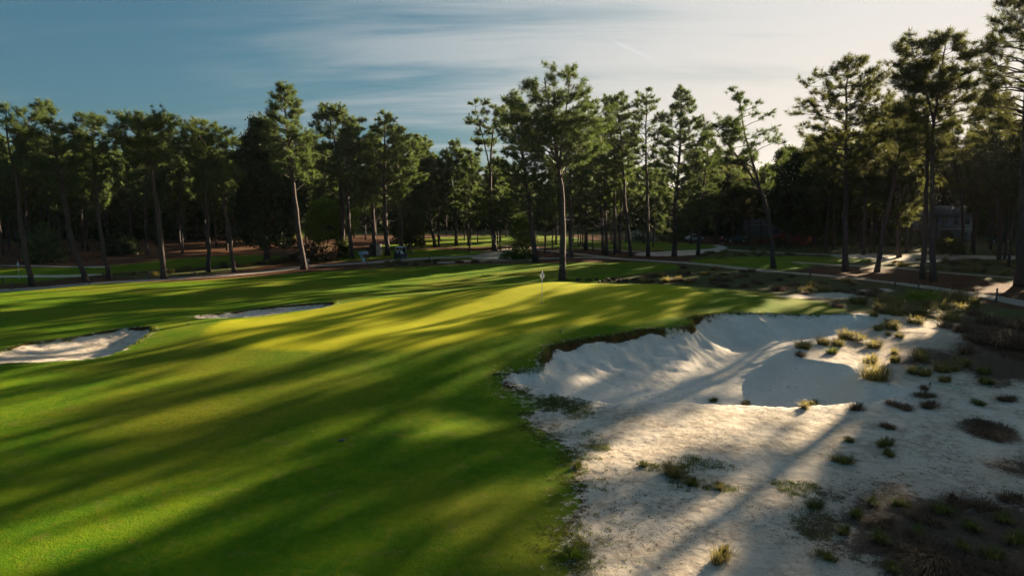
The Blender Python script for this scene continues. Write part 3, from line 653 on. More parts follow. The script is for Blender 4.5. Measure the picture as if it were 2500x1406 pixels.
# broadleaf and small trees
hero('broad dark glossy magnolia reaching the ground, behind the tall domed pine', (652,640), [(650,500)], (640,300), 600, 84, 'oval', 60, 12, 90, 1.5, None, M_magn, (0, 40), 0, 'magnolia_tree', leaf=.34, cat='tree', sub=(6, 9))
hero('bright yellow-green leafy tree between the magnolia and the broad pine', (800,612), [(800,560)], (800,490), 590, 62, 'wide', 61, 4, 34, 1.4, None, M_bright, (0, 30), 0, 'leafy_tree', leaf=.3, cat='tree', sub=(5, 7))
hero('dense dark drooping tree behind the golf cart', (1000,604), [(1000,520)], (1000,450), 596, 46, 'wide', 62, 5, 50, 1.6, None, M_dark, (0, 30), 0, 'weeping_tree', leaf=.3, cat='tree', sub=(5, 8))
hero('small green sapling with two thin stems at the foot of the leaning pine', (1276,628), [(1274,590)], (1272,535), 618, 26, 'wide', 63, 2, 26, 1.5, None, M_mid, (0, 40), 0, 'sapling', leaf=.2, cat='tree', sub=(4, 6))
hero('small dark bush-like tree in front of the twin pine trunks', (2320,625), [(2320,605)], (2318,592), 618, 34, 'wide', 64, 2, 18, 1.4, None, M_needle_warm, (0, 40), 0, 'low_pine', cat='tree')
hero('round dark broadleaf tree at the left end of the right wood', (1925,600), [(1925,480)], (1925,365), 560, 60, 'oval', 65, 7, 60, 1.4, None, M_dark, (0, 35), 0, 'broadleaf_tree', leaf=.34, cat='tree', sub=(5, 8))
hero('tall dark broadleaf tree beyond the leaning pine on the right', (1985,602), [(1985,480)], (1985,340), 570, 62, 'oval', 66, 7, 60, 1.4, None, M_dark, (0, 35), 0, 'broadleaf_tree', leaf=.34, cat='tree', sub=(5, 8))

# woodland behind: variants copied, every trunk a tree of its own
VARS = []
for k in range(8):
    rs = RS(900+k); Ht = 19+rs.uniform(-2, 3); lean = rs.randn(2)*.9
    pth = [np.zeros(3), np.array([lean[0]*.3, lean[1]*.3, Ht*.45]), np.array([lean[0], lean[1], Ht])]
    acc = tree_mesh(pth, .19, Ht*(.34 if k % 2 else .5), 2.9+rs.uniform(-.4, .9), ['oval', 'wide', 'flat', 'oval'][k % 4], 950+k, 44, 1.1, 'needle', (0, 34), 3, .85, .16, None, (4, 6), 16)
    VARS.append(acc)
VM = {}
def wood_tree(k, x, y, s, rz, label, group, mt):
    key = (k, mt.name)
    if key not in VM:
        t = place_tree('pine_tree', label, 'pine tree', (0, 0, 0), VARS[k], (None, mt), group); VM[key] = t
    else: t = copy_tree(VM[key])
    t.location = (x, y, float(H(np.array([x]), np.array([y]))[0])-.05); t.rotation_euler = (0, 0, rz); t.scale = (s, s, s*1.0); tag(t, label, 'pine tree', group)
    return t
def scatter(n, u0, u1, d0, d1, seed, label, group, mt, smin=.85, smax=1.12, sep=2.6, fn=None):
    rs = RS(seed); pts = []; tries = 0
    while len(pts) < n and tries < n*60:
        tries += 1; px = rs.uniform(u0, u1); d = math.sqrt(rs.uniform(d0**2, d1**2)); x = (px-1250)/F*d; y = d
        if fn and not fn(px, d): continue
        if all((x-a)**2+(y-b)**2 > sep**2 for a, b in pts): pts.append((x, y))
    for (x, y) in pts: wood_tree(rs.randint(len(VARS)), x, y, rs.uniform(smin, smax), rs.uniform(0, 6.28), label, group, mt)
scatter(96, -300, 715, 104, 185, 11, 'tall slim pine in the dark wood behind the row of leaning pines', 'pines of the dark left wood', M_needle, .85, 1.05, 3.0)
scatter(16, 700, 1050, 128, 165, 12, 'pine in the open wood beyond the shed and golf cart', 'pines of the open middle wood', M_needle, .85, 1.1, 4)
scatter(24, 1050, 1720, 128, 185, 13, 'pine standing far back between the central pines', 'pines far back in the centre', M_needle, .75, .98, 5)
scatter(58, 1900, 2800, 150, 205, 14, 'pine in the backlit wood around the houses on the right', 'pines of the right wood', M_needle_warm, .95, 1.3, 4, lambda px, d: not (2190 < px < 2390 and d < 172))
scatter(9, 1990, 2640, 108, 136, 16, 'pine in the second row behind the tall right-hand pines', 'second row of pines on the right', M_needle_warm, .85, 1.12, 5, lambda px, d: not (2200 < px < 2370))
scatter(16, 2600, 3500, 62, 120, 17, 'pine beyond the right edge of the view', 'pines beyond the right edge', M_needle_warm, 1.0, 1.25, 8)
scatter(20, 1720, 2000, 160, 205, 15, 'pine in the shaded wood behind the parked cars', 'pines behind the parked cars', M_needle, .75, 1.05, 4)

scatter(12, 2360, 2760, 96, 136, 20, 'pine in the second row behind the tall right-hand pines', 'second row of pines on the right', M_needle_warm, .85, 1.12, 4.5)
scatter(20, 1740, 2190, 146, 158, 18, 'pine at the front of the shaded wood left of the pale house', 'pines left of the pale house', M_needle_warm, .7, 1.0, 3.2)
scatter(20, 1130, 1500, 118, 150, 19, 'leafy pine in the full middle storey round the central pines', 'middle storey of the central pines', M_needle, .55, .80, 4.5)
for i_, (x_, y_) in enumerate([(62, 75), (67, 69), (72, 77), (79, 71), (60, 66), (86, 80), (66, 82)]): wood_tree([1, 3, 5, 7][i_ % 4], x_, y_, 1.2, i_*1.3, 'pine beyond the right edge of the view', 'pines beyond the right edge', M_needle_warm)
for i_, (x_, y_) in enumerate([(62, 118), (70, 121), (66, 129), (76, 130), (58, 126), (80, 118)]): wood_tree([1, 3, 5, 7][i_ % 4], x_, y_, 1.0, i_*1.7, 'pine in the second row behind the tall right-hand pines', 'second row of pines on the right', M_needle_warm)
# far wood and undergrowth: masses nobody could count
def mass(name, label, n, fpos, seed, mt, S=.55, cnt=12, trunks=0, ht=16):
    rs = RS(seed); C = np.array([fpos(rs) for _ in range(n)]); a = Acc(); D = rs.randn(n, 3)*.3; V, Q, ti = leaves(C, D, rs, cnt, S, S*1.3); a.add(V, None, Q, ti)
    o = a.build(name, mt); tag(o, label, 'trees' if 'wood' in name else 'undergrowth', None, 'stuff'); return o
def far_pos(u0, u1, d0, d1, hmax, cell=6.0):
    def f(rs):
        while True:
            px = rs.uniform(u0, u1); d = rs.uniform(d0, d1); x = (px-1250)/F*d
            top = (hmax*.72 if 1050 < px < 1750 else hmax)*(.62+.38*float(vnoise(np.array([x/cell]), np.array([d/cell]))[0]*2+.2)); z = rs.uniform(.5, 1)**.8*top if rs.rand() < .45 else rs.uniform(0, top)
            return (x, d, z)
    return f
mass('distant_wood', 'far wooded skyline beyond the fairways', 24000, far_pos(-900, 3300, 205, 240, 19), 71, M_dark, 1.35, 10)
mass('undergrowth', 'dark leafy undergrowth in the left wood', 14000, far_pos(-700, 740, 150, 190, 17, 4), 72, M_dark, 1.0, 10)
mass('undergrowth', 'dark leafy undergrowth around the right-hand houses', 11000, far_pos(1650, 3100, 174, 200, 14, 4), 73, M_dark, .85, 10)

# ------------------------------------------------------------------ tussocks of wiregrass
def tussock_mesh(seed, n, h, sp, wd=.016, lie=0.0):
    rs = RS(seed); az = rs.uniform(0, 6.283, n); az = az+.5*np.sin(az*2+seed); lean = rs.uniform(.05, 1.0, n)**.8*sp; L = h*rs.uniform(.3, 1.0, n)*np.where(rs.rand(n) < .12, 1.35, 1.0)
    o = np.stack([np.cos(az), np.sin(az), 0*az], -1); b = o*rs.uniform(.0, .16, (n, 1))*sp*2+rs.randn(n, 3)*np.array([.05, .05, 0]); pr = np.stack([-np.sin(az), np.cos(az), 0*az], -1)
    pr = pr+o*rs.uniform(-.6, .6, (n, 1)); pr /= np.linalg.norm(pr, axis=1)[:, None]
    up = np.array([0, 0, 1.]); m = b+o*(lean*.45*L)[:, None]+up*(L*(.72-.15*lean))[:, None]; e = b+o*(lean*1.15*L)[:, None]+up*(L*(1.0-.62*lean-lie*lean))[:, None]
    w_ = wd*rs.uniform(.7, 1.4, (n, 1)); V = np.stack([b-pr*w_, b+pr*w_, m+pr*w_*.8, m-pr*w_*.8, e], 1).reshape(-1, 3); i = np.arange(n)*5
    return V, np.stack([i+3, i+2, i+4], -1), np.stack([i, i+1, i+2, i+3], -1), np.repeat(rs.uniform(0, 1, n), 5)
TM = {}
def tuss_mesh(k, kind):
    key = (k, kind)
    if key not in TM:
        mt = {'tan': M_tuss, 'green': M_tussg, 'dead': M_tussd, 'bright': M_bright, 'mound': M_tussd}[kind]
        n, h, sp, lie = {'tan': (560, .66, .95, 0), 'green': (460, .56, .95, .05), 'dead': (520, .46, 1.15, .15), 'bright': (520, .46, 1.1, .05), 'mound': (3600, .24, 1.9, .15)}[kind]
        V, T, Q, ti = tussock_mesh(300+k*7+len(kind), n, h, sp, .0075 if kind != 'mound' else .005, lie); TM[key] = np_mesh('grass_tussock', V, [T, Q], mt, False, {'tint': ti})
    return TM[key]
tcount = 0
def tussock(px, py, wpx, kind, label, group=None, sy=1.0, xyz=None):
    global tcount
    B = P3(px, py) if xyz is None else np.array(xyz); tcount += 1; rs = RS(tcount+4000)
    o = obj('grass_tussock', tuss_mesh(rs.randint(3), kind), None, tuple(B-np.array([0, 0, .02])))
    s = (wpx*math.hypot(B[0], B[1])/F)*1.12 if xyz is None else wpx*1.1
    o.scale = (s*rs.uniform(.85, 1.3), s*rs.uniform(.8, 1.15), s*sy*rs.uniform(.75, 1.1)); o.rotation_euler = (0, 0, rs.uniform(0, 6.28)); tag(o, label, 'grass tussock', group); return o
NEAR = [
 (1741,980,24,'green','small green tussock alone on the big bunker edge, before the pale one'),
 (1821,990,28,'tan','pale sparse tussock on the bunker edge, right of the small green one'),
 (1964,996,30,'tan','left one of the two touching yellowish tussocks on the bunker edge'),
 (1983,990,32,'tan','right one of the two touching yellowish tussocks on the bunker edge'),
 (2091,998,40,'dead','brown spiky tussock on the bunker edge, right of the yellowish pair'),
 (2184,990,40,'dead','brown tussock at the right end of the bunker edge'),
 (2212,999,32,'dead','low brown tussock touching the right end of the bunker edge'),
 (2268,993,38,'dead','flat reddish brown tussock right of the bunker edge'),
 (2258,968,40,'dead','reddish brown flattened tussock below the end of the thin rake handle'),
 (2256,950,24,'dead','small upright tussock at the head of the thin rake'),
 (2167,1044,36,'dead','lone rusty tussock on open sand, above the green pair'),
 (2073,1077,34,'green','small leaning green tussock on open sand, left of the green pair'),
 (2161,1088,44,'green','upper green tussock of the pair on open sand'),
 (2170,1110,32,'green','lower small green tussock of the pair on open sand'),
 (2056,1128,52,'green','round dark green tussock alone on the sand in the right foreground'),
 (2412,1052,84,'mound','wide dark mounded tussock alone on the sand near the right edge'),
 (2458,977,32,'dead','small brown tussock near the right edge, above the wide dark mound'),
 (2388,987,30,'green','small green tussock on sand right of the thin rake'),
 (2407,936,32,'green','faint green flattened tussock near the dark ball-like cone'),
 (2402,911,34,'green','upright green tussock near the right edge of the sand mound'),
 (2136,926,66,'tan','big round tussock hanging over the bunker at its right inner corner'),
 (2125,886,42,'tan','tall tussock on the sand mound just above the big round one'),
 (1961,850,42,'tan','tall tussock at the left tip of the sandy spur in the bunker'),
 (1954,868,32,'dead','brown tussock below the tall one at the tip of the sandy spur'),
 (2009,841,34,'tan','low tussock on the crest of the sandy spur, second from its tip'),
 (2030,862,34,'green','flat green tussock on the flank of the sandy spur'),
 (1571,1137,30,'green','thin upright green tussock at the left end of the foreground weed patch'),
 (1642,1160,66,'tan','large straw-coloured tussock in the middle of the foreground weed patch'),
 (1688,1182,40,'green','bright green tussock right of the large straw-coloured one'),
 (1757,1192,38,'tan','orange-tinged tussock at the right end of the foreground weed patch'),
 (1757,1368,62,'tan','tall spiky tussock alone on footprinted sand at the bottom edge'),
 (1397,1356,54,'bright','dense green weed clump where the turf meets the sand near the bottom'),
 (1409,1140,34,'green','low green clump on the turf edge beside the foreground sand'),
 (1418,1186,22,'bright','small bright green clump on the turf edge below the low one'),
 (2018,1362,46,'green','green weedy clump in the bottom right litter, nearest the open sand'),
 (2290,1372,130,'mound','very large dark tussock in the brown litter at the bottom right'),
 (2150,1320,50,'green','green clump with tall shoots in the bottom right litter'),
 (1990,1238,56,'green','spreading green clump at the upper left of the bottom right litter'),
 (2332,742,60,'tan','dark humped tussock right of the bright leafy clump'),
 (2044,750,34,'dead','dark tussock at the far right end of the mown collar'),
 (2142,716,34,'dead','dark tussock near the two short posts of the right path'),
 (2116,722,40,'dead','wide dark tussock left of the one near the two short posts'),
]
for a in NEAR: tussock(*a)
def tcluster(pts, kind, label, group):
    for p in pts: tussock(p[0], p[1], p[2], kind, label, group)
tcluster([(2062,828,40),(2044,843,32),(2080,830,36),(2105,836,40),(2133,848,44)], 'tan', 'tussock in the tight row along the crest of the sandy spur', 'tussocks along the crest of the sandy spur')
tcluster([(2177,803,48),(2235,790,42),(2195,824,22),(2168,818,20),(2145,806,26)], 'tan', 'tussock on the bare sandy mound above the spur', 'tussocks on the sandy mound')
tcluster([(2248,880,50),(2184,864,22),(2185,885,30),(2231,911,36),(2259,917,30),(2301,908,40),(2332,903,32),(2349,893,46),(2307,931,30)], 'tan', 'tussock on the lower slope of the sandy mound', 'tussocks on the lower slope of the mound')
tcluster([(2360,860,44),(2349,809,50),(2413,815,60),(2452,843,80),(2483,845,60),(2480,800,60),(2420,790,50),(2390,835,50),(2380,770,40),(2310,800,40)], 'dead', 'dark tussock in the shade below the last path post', 'dark tussocks below the last path post')
tcluster([(2163,736,40),(2185,748,44),(2210,756,46),(2275,752,46),(2300,765,44),(2255,770,40),(2320,782,40),(2150,760,34),(2133,772,24),(2095,742,40),(2345,760,44),(2230,768,40),(2190,770,40),(2280,735,40),(2365,748,44),(2300,728,40)], 'tan', 'backlit tussock in the rough between the bunker and the right path', 'tussocks between the bunker and the right path')
tcluster([(2090,1260,44),(2200,1235,40),(2300,1250,46),(2370,1290,50),(2450,1270,44),(2180,1390,52),(2060,1300,40),(2420,1360,60),(2350,1340,46),(2480,1320,56),(2240,1300,44),(2130,1230,34)], 'green', 'dull green clump growing through the brown litter in the bottom corner', 'green clumps in the brown litter')
tcluster([(2150,1280,56),(2330,1230,50),(2400,1240,54),(2260,1270,60),(2470,1220,50),(2230,1350,64),(2360,1390,70),(2460,1395,64)], 'dead', 'dark dead clump in the brown litter of the bottom corner', 'dead clumps in the brown litter')
def strew(n, poly, s0, s1, kinds, label, group, seed, sy=.9):
    rs = RS(seed); P_ = np.array(poly, float); k = 0; tries = 0
    while k < n and tries < n*50:
        tries += 1; px = rs.uniform(P_[:, 0].min(), P_[:, 0].max()); py = rs.uniform(P_[:, 1].min(), P_[:, 1].max())
        if sdf_poly(np.array([px]), np.array([py]), P_, 1e6)[0] < 0: continue
        B = P3(px, py); pd = max(float(sdf_line(B[:1], B[1:2], p[1], p[2])[0]) for p in PATHS)
        if pd > -.2 or max(float(sdf_poly(B[:1], B[1:2], q[1])[0]) for q in FAIR) > -.1: continue
        if kinds[0] != 'dead' and False: continue
        tussock(0, 0, rs.uniform(s0, s1), kinds[rs.randint(len(kinds))], label, group, sy, B); k += 1
strew(62, [(1500,686),(1600,672),(1650,652),(1760,652),(1950,674),(2100,694),(2170,705),(2020,722),(1950,722),(1850,708),(1740,700),(1600,694)], .8, 1.5, ['tan', 'dead', 'dead'], 'tussock in the rough hollow between the green and the path', 'tussocks behind the green', 41)
strew(34, [(1760,606),(1900,603),(2200,603),(2480,604),(2480,622),(2200,620),(1900,616),(1770,612)], .8, 1.6, ['tan', 'dead'], 'tussock in the far rough strip in front of the right wood', 'tussocks before the right wood', 42)
strew(36, [(2180,636),(2300,634),(2480,636),(2480,676),(2340,664),(2200,652),(2150,645)], .8, 1.5, ['dead', 'tan'], 'tussock between the sandy strip and the narrow right path', 'tussocks around the narrow right path', 43)
strew(26, [(1690,622),(1780,612),(1900,620),(2040,626),(1900,626),(1760,632)], .8, 1.4, ['dead', 'tan'], 'tussock on the bank between the sandy track and the side fairway', 'tussocks on the bank by the sandy track', 44)
strew(34, [(280,672),(390,662),(520,652),(640,642),(740,622),(850,622),(740,640),(640,650),(500,662),(380,672)], .9, 1.6, ['tan', 'tan', 'dead'], 'yellowish tussock in the strip beside the left cart path', 'tussocks beside the left cart path', 45)
strew(22, [(915,640),(1000,640),(1100,637),(1200,634),(1200,641),(1050,646),(940,650)], .8, 1.3, ['dead', 'green'], 'tussock between the cart path and the far edge of the fairway', 'tussocks along the middle cart path', 46)

# turf fringe, weeds and litter: ground cover
def inpoly(n, polys, seed, noise=None):
    rs = RS(seed); out = []
    for P_ in polys:
        A = max(8, int(n*np.prod(P_.max(0)-P_.min(0)))); x = rs.uniform(P_[:, 0].min(), P_[:, 0].max(), A); y = rs.uniform(P_[:, 1].min(), P_[:, 1].max(), A)
        sd = sdf_poly(x, y, P_, 1.5); k = np.clip(sd, -1.5, .5)+2.0*fbm(x*.9, y*.9, 4)+rs.randn(A)*.25 > 0.15
        out.append(np.stack([x[k], y[k]], -1))
    p = np.vstack(out); return np.column_stack([p, H(p[:, 0], p[:, 1])])
def flat_blades(P_, rs, L, wd, lift=.02, rise=.3):
    n = len(P_); az = rs.uniform(0, 6.283, n); l = L*rs.uniform(.5, 1.2, n); d = np.stack([np.cos(az), np.sin(az), rs.uniform(0, rise, n)], -1)*l[:, None]; pr = np.stack([-np.sin(az), np.cos(az), 0*az], -1)*wd
    b = P_+np.array([0, 0, lift]); V = np.stack([b-pr, b+pr, b+d], 1).reshape(-1, 3); return V, np.arange(3*n).reshape(-1, 3), np.repeat(rs.uniform(0, 1, n), 3)
rs = RS(50); a = Acc(); P_ = inpoly(420, LITTER, 51); V, T, ti = flat_blades(P_, rs, .20, .007, .02, .35); a.add(V, T, None, ti)
tag(a.build('pine_litter', M_litter), 'fallen brown pine needles and twigs over the sand at the right', 'litter', None, 'stuff')
WEED = [PW(q) for q in ([(1560,1135),(1620,1140),(1700,1110),(1790,1120),(1800,1150),(1740,1160),(1810,1190),(1740,1200),(1640,1175),(1580,1155)],
   [(1990,1235),(2040,1215),(2080,1240),(2060,1290),(2120,1350),(2140,1400),(2060,1400),(2000,1340),(1960,1300)], [(1900,1180),(1960,1172),(2010,1200),(1960,1212),(1905,1200)],
   [(1400,1060),(1450,1040),(1480,1080),(1440,1150),(1420,1210),(1395,1180)], [(1350,1340),(1400,1320),(1440,1360),(1430,1410),(1360,1410)],
   [(2080,1165),(2200,1150),(2240,1175),(2120,1185)], [(1310,970),(1400,975),(1450,1010),(1380,1020)])]
P_ = inpoly(110, WEED, 52); a = Acc(); rs = RS(53)
C = np.repeat(P_, 14, 0); d = rs.randn(len(C), 3); d[:, 2] = abs(d[:, 2])*.8+.15; d /= np.linalg.norm(d, axis=1)[:, None]; l = rs.uniform(.03, .10, (len(C), 1)); pr = np.cross(d, rs.randn(len(C), 3)); pr /= np.linalg.norm(pr, axis=1)[:, None]
C = C+rs.randn(len(C), 3)*np.array([.07, .07, 0]); V = np.stack([C-pr*.009, C+pr*.009, C+d*l], 1).reshape(-1, 3); a.add(V, np.arange(len(V)).reshape(-1, 3), None, np.repeat(rs.uniform(0, 1, len(C)), 3))
tag(a.build('weeds', M_tussg), 'low green weeds creeping over the sand in patches', 'weeds', None, 'stuff')
# grass hanging over the bunker lips and along the ragged turf edge
rs = RS(54); a = Acc()
for Pg, dens in ((BIG, 300), (BL1, 150), (BL2, 120)):
    for i in range(len(Pg)):
        A, B = Pg[i], Pg[(i+1) % len(Pg)]; L = np.linalg.norm(B-A); n = int(L*dens)
        if not n: continue
        t = rs.rand(n, 1); p = A+(B-A)*t; nr_ = np.array([-(B-A)[1], (B-A)[0]])/L; p = p+nr_*rs.randn(n, 1)*.22
        x, y = p[:, 0], p[:, 1]; sd = sdf_poly(x, y, Pg)+WOB(x, y); hb = Hbase(x, y)
        k = (sd < .16) & (sd > -.30) & (hb > (.5 if Pg is BIG else .0)) & ((x < 25) | (Pg is not BIG)) & ((x < 14.5) | (y > 44.5) | (Pg is not BIG))
        if Pg is not BIG: k &= (y > Pg[:, 1].mean()-1.0)
        x, y = x[k], y[k]; hb = H(x, y)
        if not len(x): continue
        nn = len(x); inward = -nr_ if sdf_poly(np.array([(A+B)[0]/2-nr_[0]*.3]), np.array([(A+B)[1]/2-nr_[1]*.3]), Pg)[0] > 0 else nr_
        d = np.column_stack([np.tile(inward, (nn, 1))*.6, np.full(nn, -.1)])+rs.randn(nn, 3)*.5; d /= np.linalg.norm(d, axis=1)[:, None]; l = rs.uniform(.06, .20, (nn, 1))
        b = np.column_stack([x, y, hb+.02]); pr = np.cross(d, rs.randn(nn, 3)); pr /= np.linalg.norm(pr, axis=1)[:, None]
        V = np.stack([b-pr*.014, b+pr*.014, b+d*l], 1).reshape(-1, 3); a.add(V, np.arange(len(V)).reshape(-1, 3), None, np.repeat(rs.uniform(0, 1, nn), 3))
tag(a.build('grass_fringe', M_turf), 'ragged grass fringe hanging over the bunker edges', 'grass', None, 'stuff')

# ------------------------------------------------------------------ paint and fabric
M_white = simple('white_paint', (.78, .78, .76), .45); M_navy = simple('navy_cloth', (.015, .02, .045), .8); M_black = simple('black_plastic', (.015, .015, .017), .5)
M_blueroof = simple('blue_grey_shingle', (.20, .25, .32), .6, 0, .2, 12, .2); M_brownwood = simple('brown_stained_timber', (.14, .075, .04), .75, 0, .25, 9, .3)
M_palewood = simple('weathered_pale_timber', (.46, .38, .30), .8, 0, .2, 9, .2); M_darkbox = simple('dark_green_black_paint', (.012, .018, .018), .5)
M_bluesign = simple('pale_blue_sign_paint', (.30, .45, .58), .5); M_post = simple('weathered_timber_post', (.10, .075, .06), .85, 0, .3, 14, .4)
M_rubber = simple('tyre_rubber', (.02, .02, .02), .85); M_metal = simple('brushed_metal', (.5, .5, .52), .35, .9); M_cartb = simple('dark_blue_cart_body', (.012, .028, .055), .3)
M_cartroof = simple('pale_blue_cart_roof', (.42, .52, .62), .4); M_skin = simple('skin', (.42, .25, .18), .6); M_pink = simple('pink_cloth', (.55, .16, .32), .8); M_bluecl = simple('bright_blue_cloth', (.03, .09, .40), .8)
M_hair = simple('dark_hair', (.03, .02, .015), .6); M_greenh = simple('green_fibreglass_handle', (.06, .30, .20), .4); M_glass = simple('dark_window_glass', (.02, .03, .035), .1)
M_wallg = simple('pale_grey_clapboard', (.15, .165, .20), .7, 0, .06, 3); M_trim = simple('grey_window_trim', (.26, .28, .31), .6); M_wallb = simple('brown_stained_siding', (.10, .06, .04), .8, 0, .2, 3); M_roofd = simple('dark_shingle_roof', (.05, .045, .045), .85, 0, .2, 6, .3)
M_cargrey = simple('dark_green_car_paint', (.02, .045, .04), .25, .3); M_carwhite = simple('white_car_paint', (.34, .35, .36), .35); M_red = simple('red_plastic', (.45, .04, .03), .4)
M_cone = simple('pine_cone_scales', (.06, .035, .02), .8, 0, .3, 20, .4); M_cup = simple('white_cup_liner', (.85, .85, .83), .5); M_chrome = simple('tail_light_red', (.4, .02, .02), .3)
M_flagc = foliage('white_flag_cloth', (.75, .77, .82), (.80, .81, .84), (.75, .75, .78), .35)
M_flagblue = simple('blue_emblem_print', (.08, .10, .35), .8); M_flagred = simple('red_emblem_print', (.50, .08, .10), .8)

# flagsticks
def flagstick(px, py, Hs, label, emblem, sz=1.0, tip=True):
    B = P3(px, py); t = empty('flagstick', B); tag(t, label, 'golf flag')
    seg = Acc(); seg.tube([(0, 0, -.02), (0, 0, Hs*.5), (.004, 0, Hs)], [.021, .019, .015], 8); seg.build('pole', M_white, t, True)
    if tip:
        a = Acc(); a.tube([(.004, 0, Hs), (.004, 0, Hs+.04), (.004, 0, Hs+.07)], [.016, .02, .006], 8); a.build('finial', M_black, t, True)
    # limp flag: a diamond fold hanging from the pole
    top = Hs-.10; nU, nV = 9, 11; V = []
    for j in range(nV):
        v = j/(nV-1); half = (.5-abs(v-.56)*(1.08 if v > .56 else .86))*.40*sz*(1.0 if v > .05 else .15)
        for i in range(nU):
            u = i/(nU-1); V.append(((u*2-1)*max(half, .012)+.01, .045*math.sin(u*7+v*3)*max(half, .02)/.2*1.0-.02, top-v*.60*sz))
    V = np.array(V); Q = [(j*nU+i, j*nU+i+1, (j+1)*nU+i+1, (j+1)*nU+i) for j in range(nV-1) for i in range(nU-1)]
    me = np_mesh('flag', V, [np.array(Q)], M_flagc, True, {'tint': np.full(len(V), .5)}); fo = obj('flag', me, t); s = fo.modifiers.new('Solidify', 'SOLIDIFY'); s.thickness = .004
    if emblem:
        a = Acc(); rs = RS(3)
        for (u, v, w_, h_) in ((.03, .30, .07, .10), (.05, .42, .10, .06), (.02, .22, .04, .06)): a.box((u*sz, -.075, top-v*.6*sz), (w_*sz, .004, h_*sz))
        a.build('emblem', M_flagblue, fo)
        a = Acc()
        for (u, v, w_, h_) in ((-.02, .54, .10, .03), (.01, .62, .12, .025), (.03, .70, .05, .04)): a.box((u*sz, -.075, top-v*.6*sz), (w_*sz, .004, h_*sz))
        a.build('emblem', M_flagred, fo)
    cu = Acc(); th = np.linspace(0, 2*np.pi, 21); cu.tube(np.stack([.054*np.cos(th), .054*np.sin(th), 0*th+.006], -1), .008, 5, False); cu.build('cup_rim', M_cup, t, True); return t
flagstick(1323, 739, 2.42, 'white flag with a blue and red emblem on the nearest, brightly lit putting green', True)
flagstick(47, 682, 2.2, 'small white flag on the far left green, beside the leftmost leaning pine', False, .95, False)

# bunker rakes
def rake(px, py, head_dir, handle_to, label, L=1.7, hw=.62):
    B = P3(px, py); E = P3(*handle_to); t = empty('bunker_rake', B); tag(t, label, 'rake')
    hv = np.array([math.cos(head_dir), math.sin(head_dir), 0]); a = Acc(); a.tube([-hv*hw+np.array([0, 0, .10]), hv*hw+np.array([0, 0, .10])], [.035, .035], 6)
    a.build('rake_head', M_black, t)
    a = Acc()
    for k in np.linspace(-.95, .95, 17): p = hv*hw*k; a.tube([p+np.array([0, 0, .08]), p+np.array([0, 0, -.02])], [.012, .006], 4)
    a.build('tines', M_black, t)
    d = E-B; d = d/np.linalg.norm(d)*min(L, np.linalg.norm(d)); a = Acc(); a.tube([(0, 0, .12), d*.5+np.array([0, 0, .13]), d+np.array([0, 0, .05])], [.018, .016, .014], 6); a.build('handle', M_greenh, t, True)
rake(1225, 917, .1, (1229, 940), 'green-handled rake lying on the turf at the left tip of the big bunker', 1.7, .45)
rake(172, 826, -.9, (164, 834), 'dark rake resting on the upper edge of the far left bunker', 1.2, .35)
rake(2270, 940, 1.0, (2355, 954), 'thin dark rake lying on the sand beside the brown tussocks', 2.1, .22)
B = P3(2190, 812); E = P3(2262, 814); a = Acc(); a.tube([(0, 0, .04), (E-B)*.5+np.array([.02, .03, .06]), E-B+np.array([0, 0, .03])], [.03, .022, .012], 6); a.tube([(E-B)*.3+np.array([0, 0, .04]), (E-B)*.42+np.array([0, .35, .10])], [.014, .006], 4)
tag(a.build('fallen_branch', M_palewood, None, True, tuple(B)), 'pale fallen branch lying on the sandy mound among tussocks', 'branch')

# small lids and cones on the ground
def lid(px, py, label):
    B = P3(px, py); th = np.linspace(0, 2*np.pi, 17)[:-1]; a = Acc(); a.tube([(0, 0, -.02), (0, 0, .015), (0, 0, .022)], [.13, .13, .11], 16); o = a.build('sprinkler_lid', M_black, None, False, tuple(B)); tag(o, label, 'sprinkler lid')
lid(1370, 808, 'dark round sprinkler lid in the green collar above the big bunker'); lid(835, 1074, 'dark sprinkler lid in the middle of the shaded foreground turf')
lid(462, 791, 'dark sprinkler lid on the turf between the two left bunkers'); lid(388, 705, 'small sprinkler lid on the fairway below the umbrella-shaped pine'); lid(854, 684, 'sprinkler lid on the fairway below the notice stand')
B = P3(2450, 874); a = Acc()
for k, (r_, z_) in enumerate(((.03, 0), (.07, .03), (.085, .07), (.075, .11), (.04, .15))):
    for j in range(9): th = j/9*6.283+k*.35; a.box((r_*math.cos(th), r_*math.sin(th), z_+.03), (.045, .03, .025), th)
tag(a.build('pine_cone', M_cone, None, False, tuple(B)), 'dark pine cone on the sand at the right edge', 'pine cone')
a = Acc(); rs = RS(9)
CONES = [(1440+rs.uniform(0, 130), 681+rs.uniform(0, 9)) for _ in range(26)]+[(1385+rs.uniform(0, 60), 684+rs.uniform(0, 5)) for _ in range(8)]
cone0 = None
for (cx_, cy_) in CONES:
    B = P3(cx_, cy_)
    if cone0 is None:
        for k, (r_, z_) in enumerate(((.05, 0), (.10, .04), (.11, .09), (.06, .15))):
            for j in range(7): th = j/7*6.283+k*.4; a.box((r_*math.cos(th), r_*math.sin(th), z_+.03), (.07, .05, .05), th)
        cone0 = a.build('pine_cone', M_cone); o = cone0
    else: o = cone0.copy(); COL.objects.link(o)
    o.location = tuple(B); o.rotation_euler = (rs.uniform(-1, 1), rs.uniform(-1, 1), rs.uniform(0, 6)); s_ = rs.uniform(.9, 1.6); o.scale = (s_,)*3
    tag(o, 'dark pine cone on the brown straw at the foot of the central pine', 'pine cone', 'cones under the central pine')

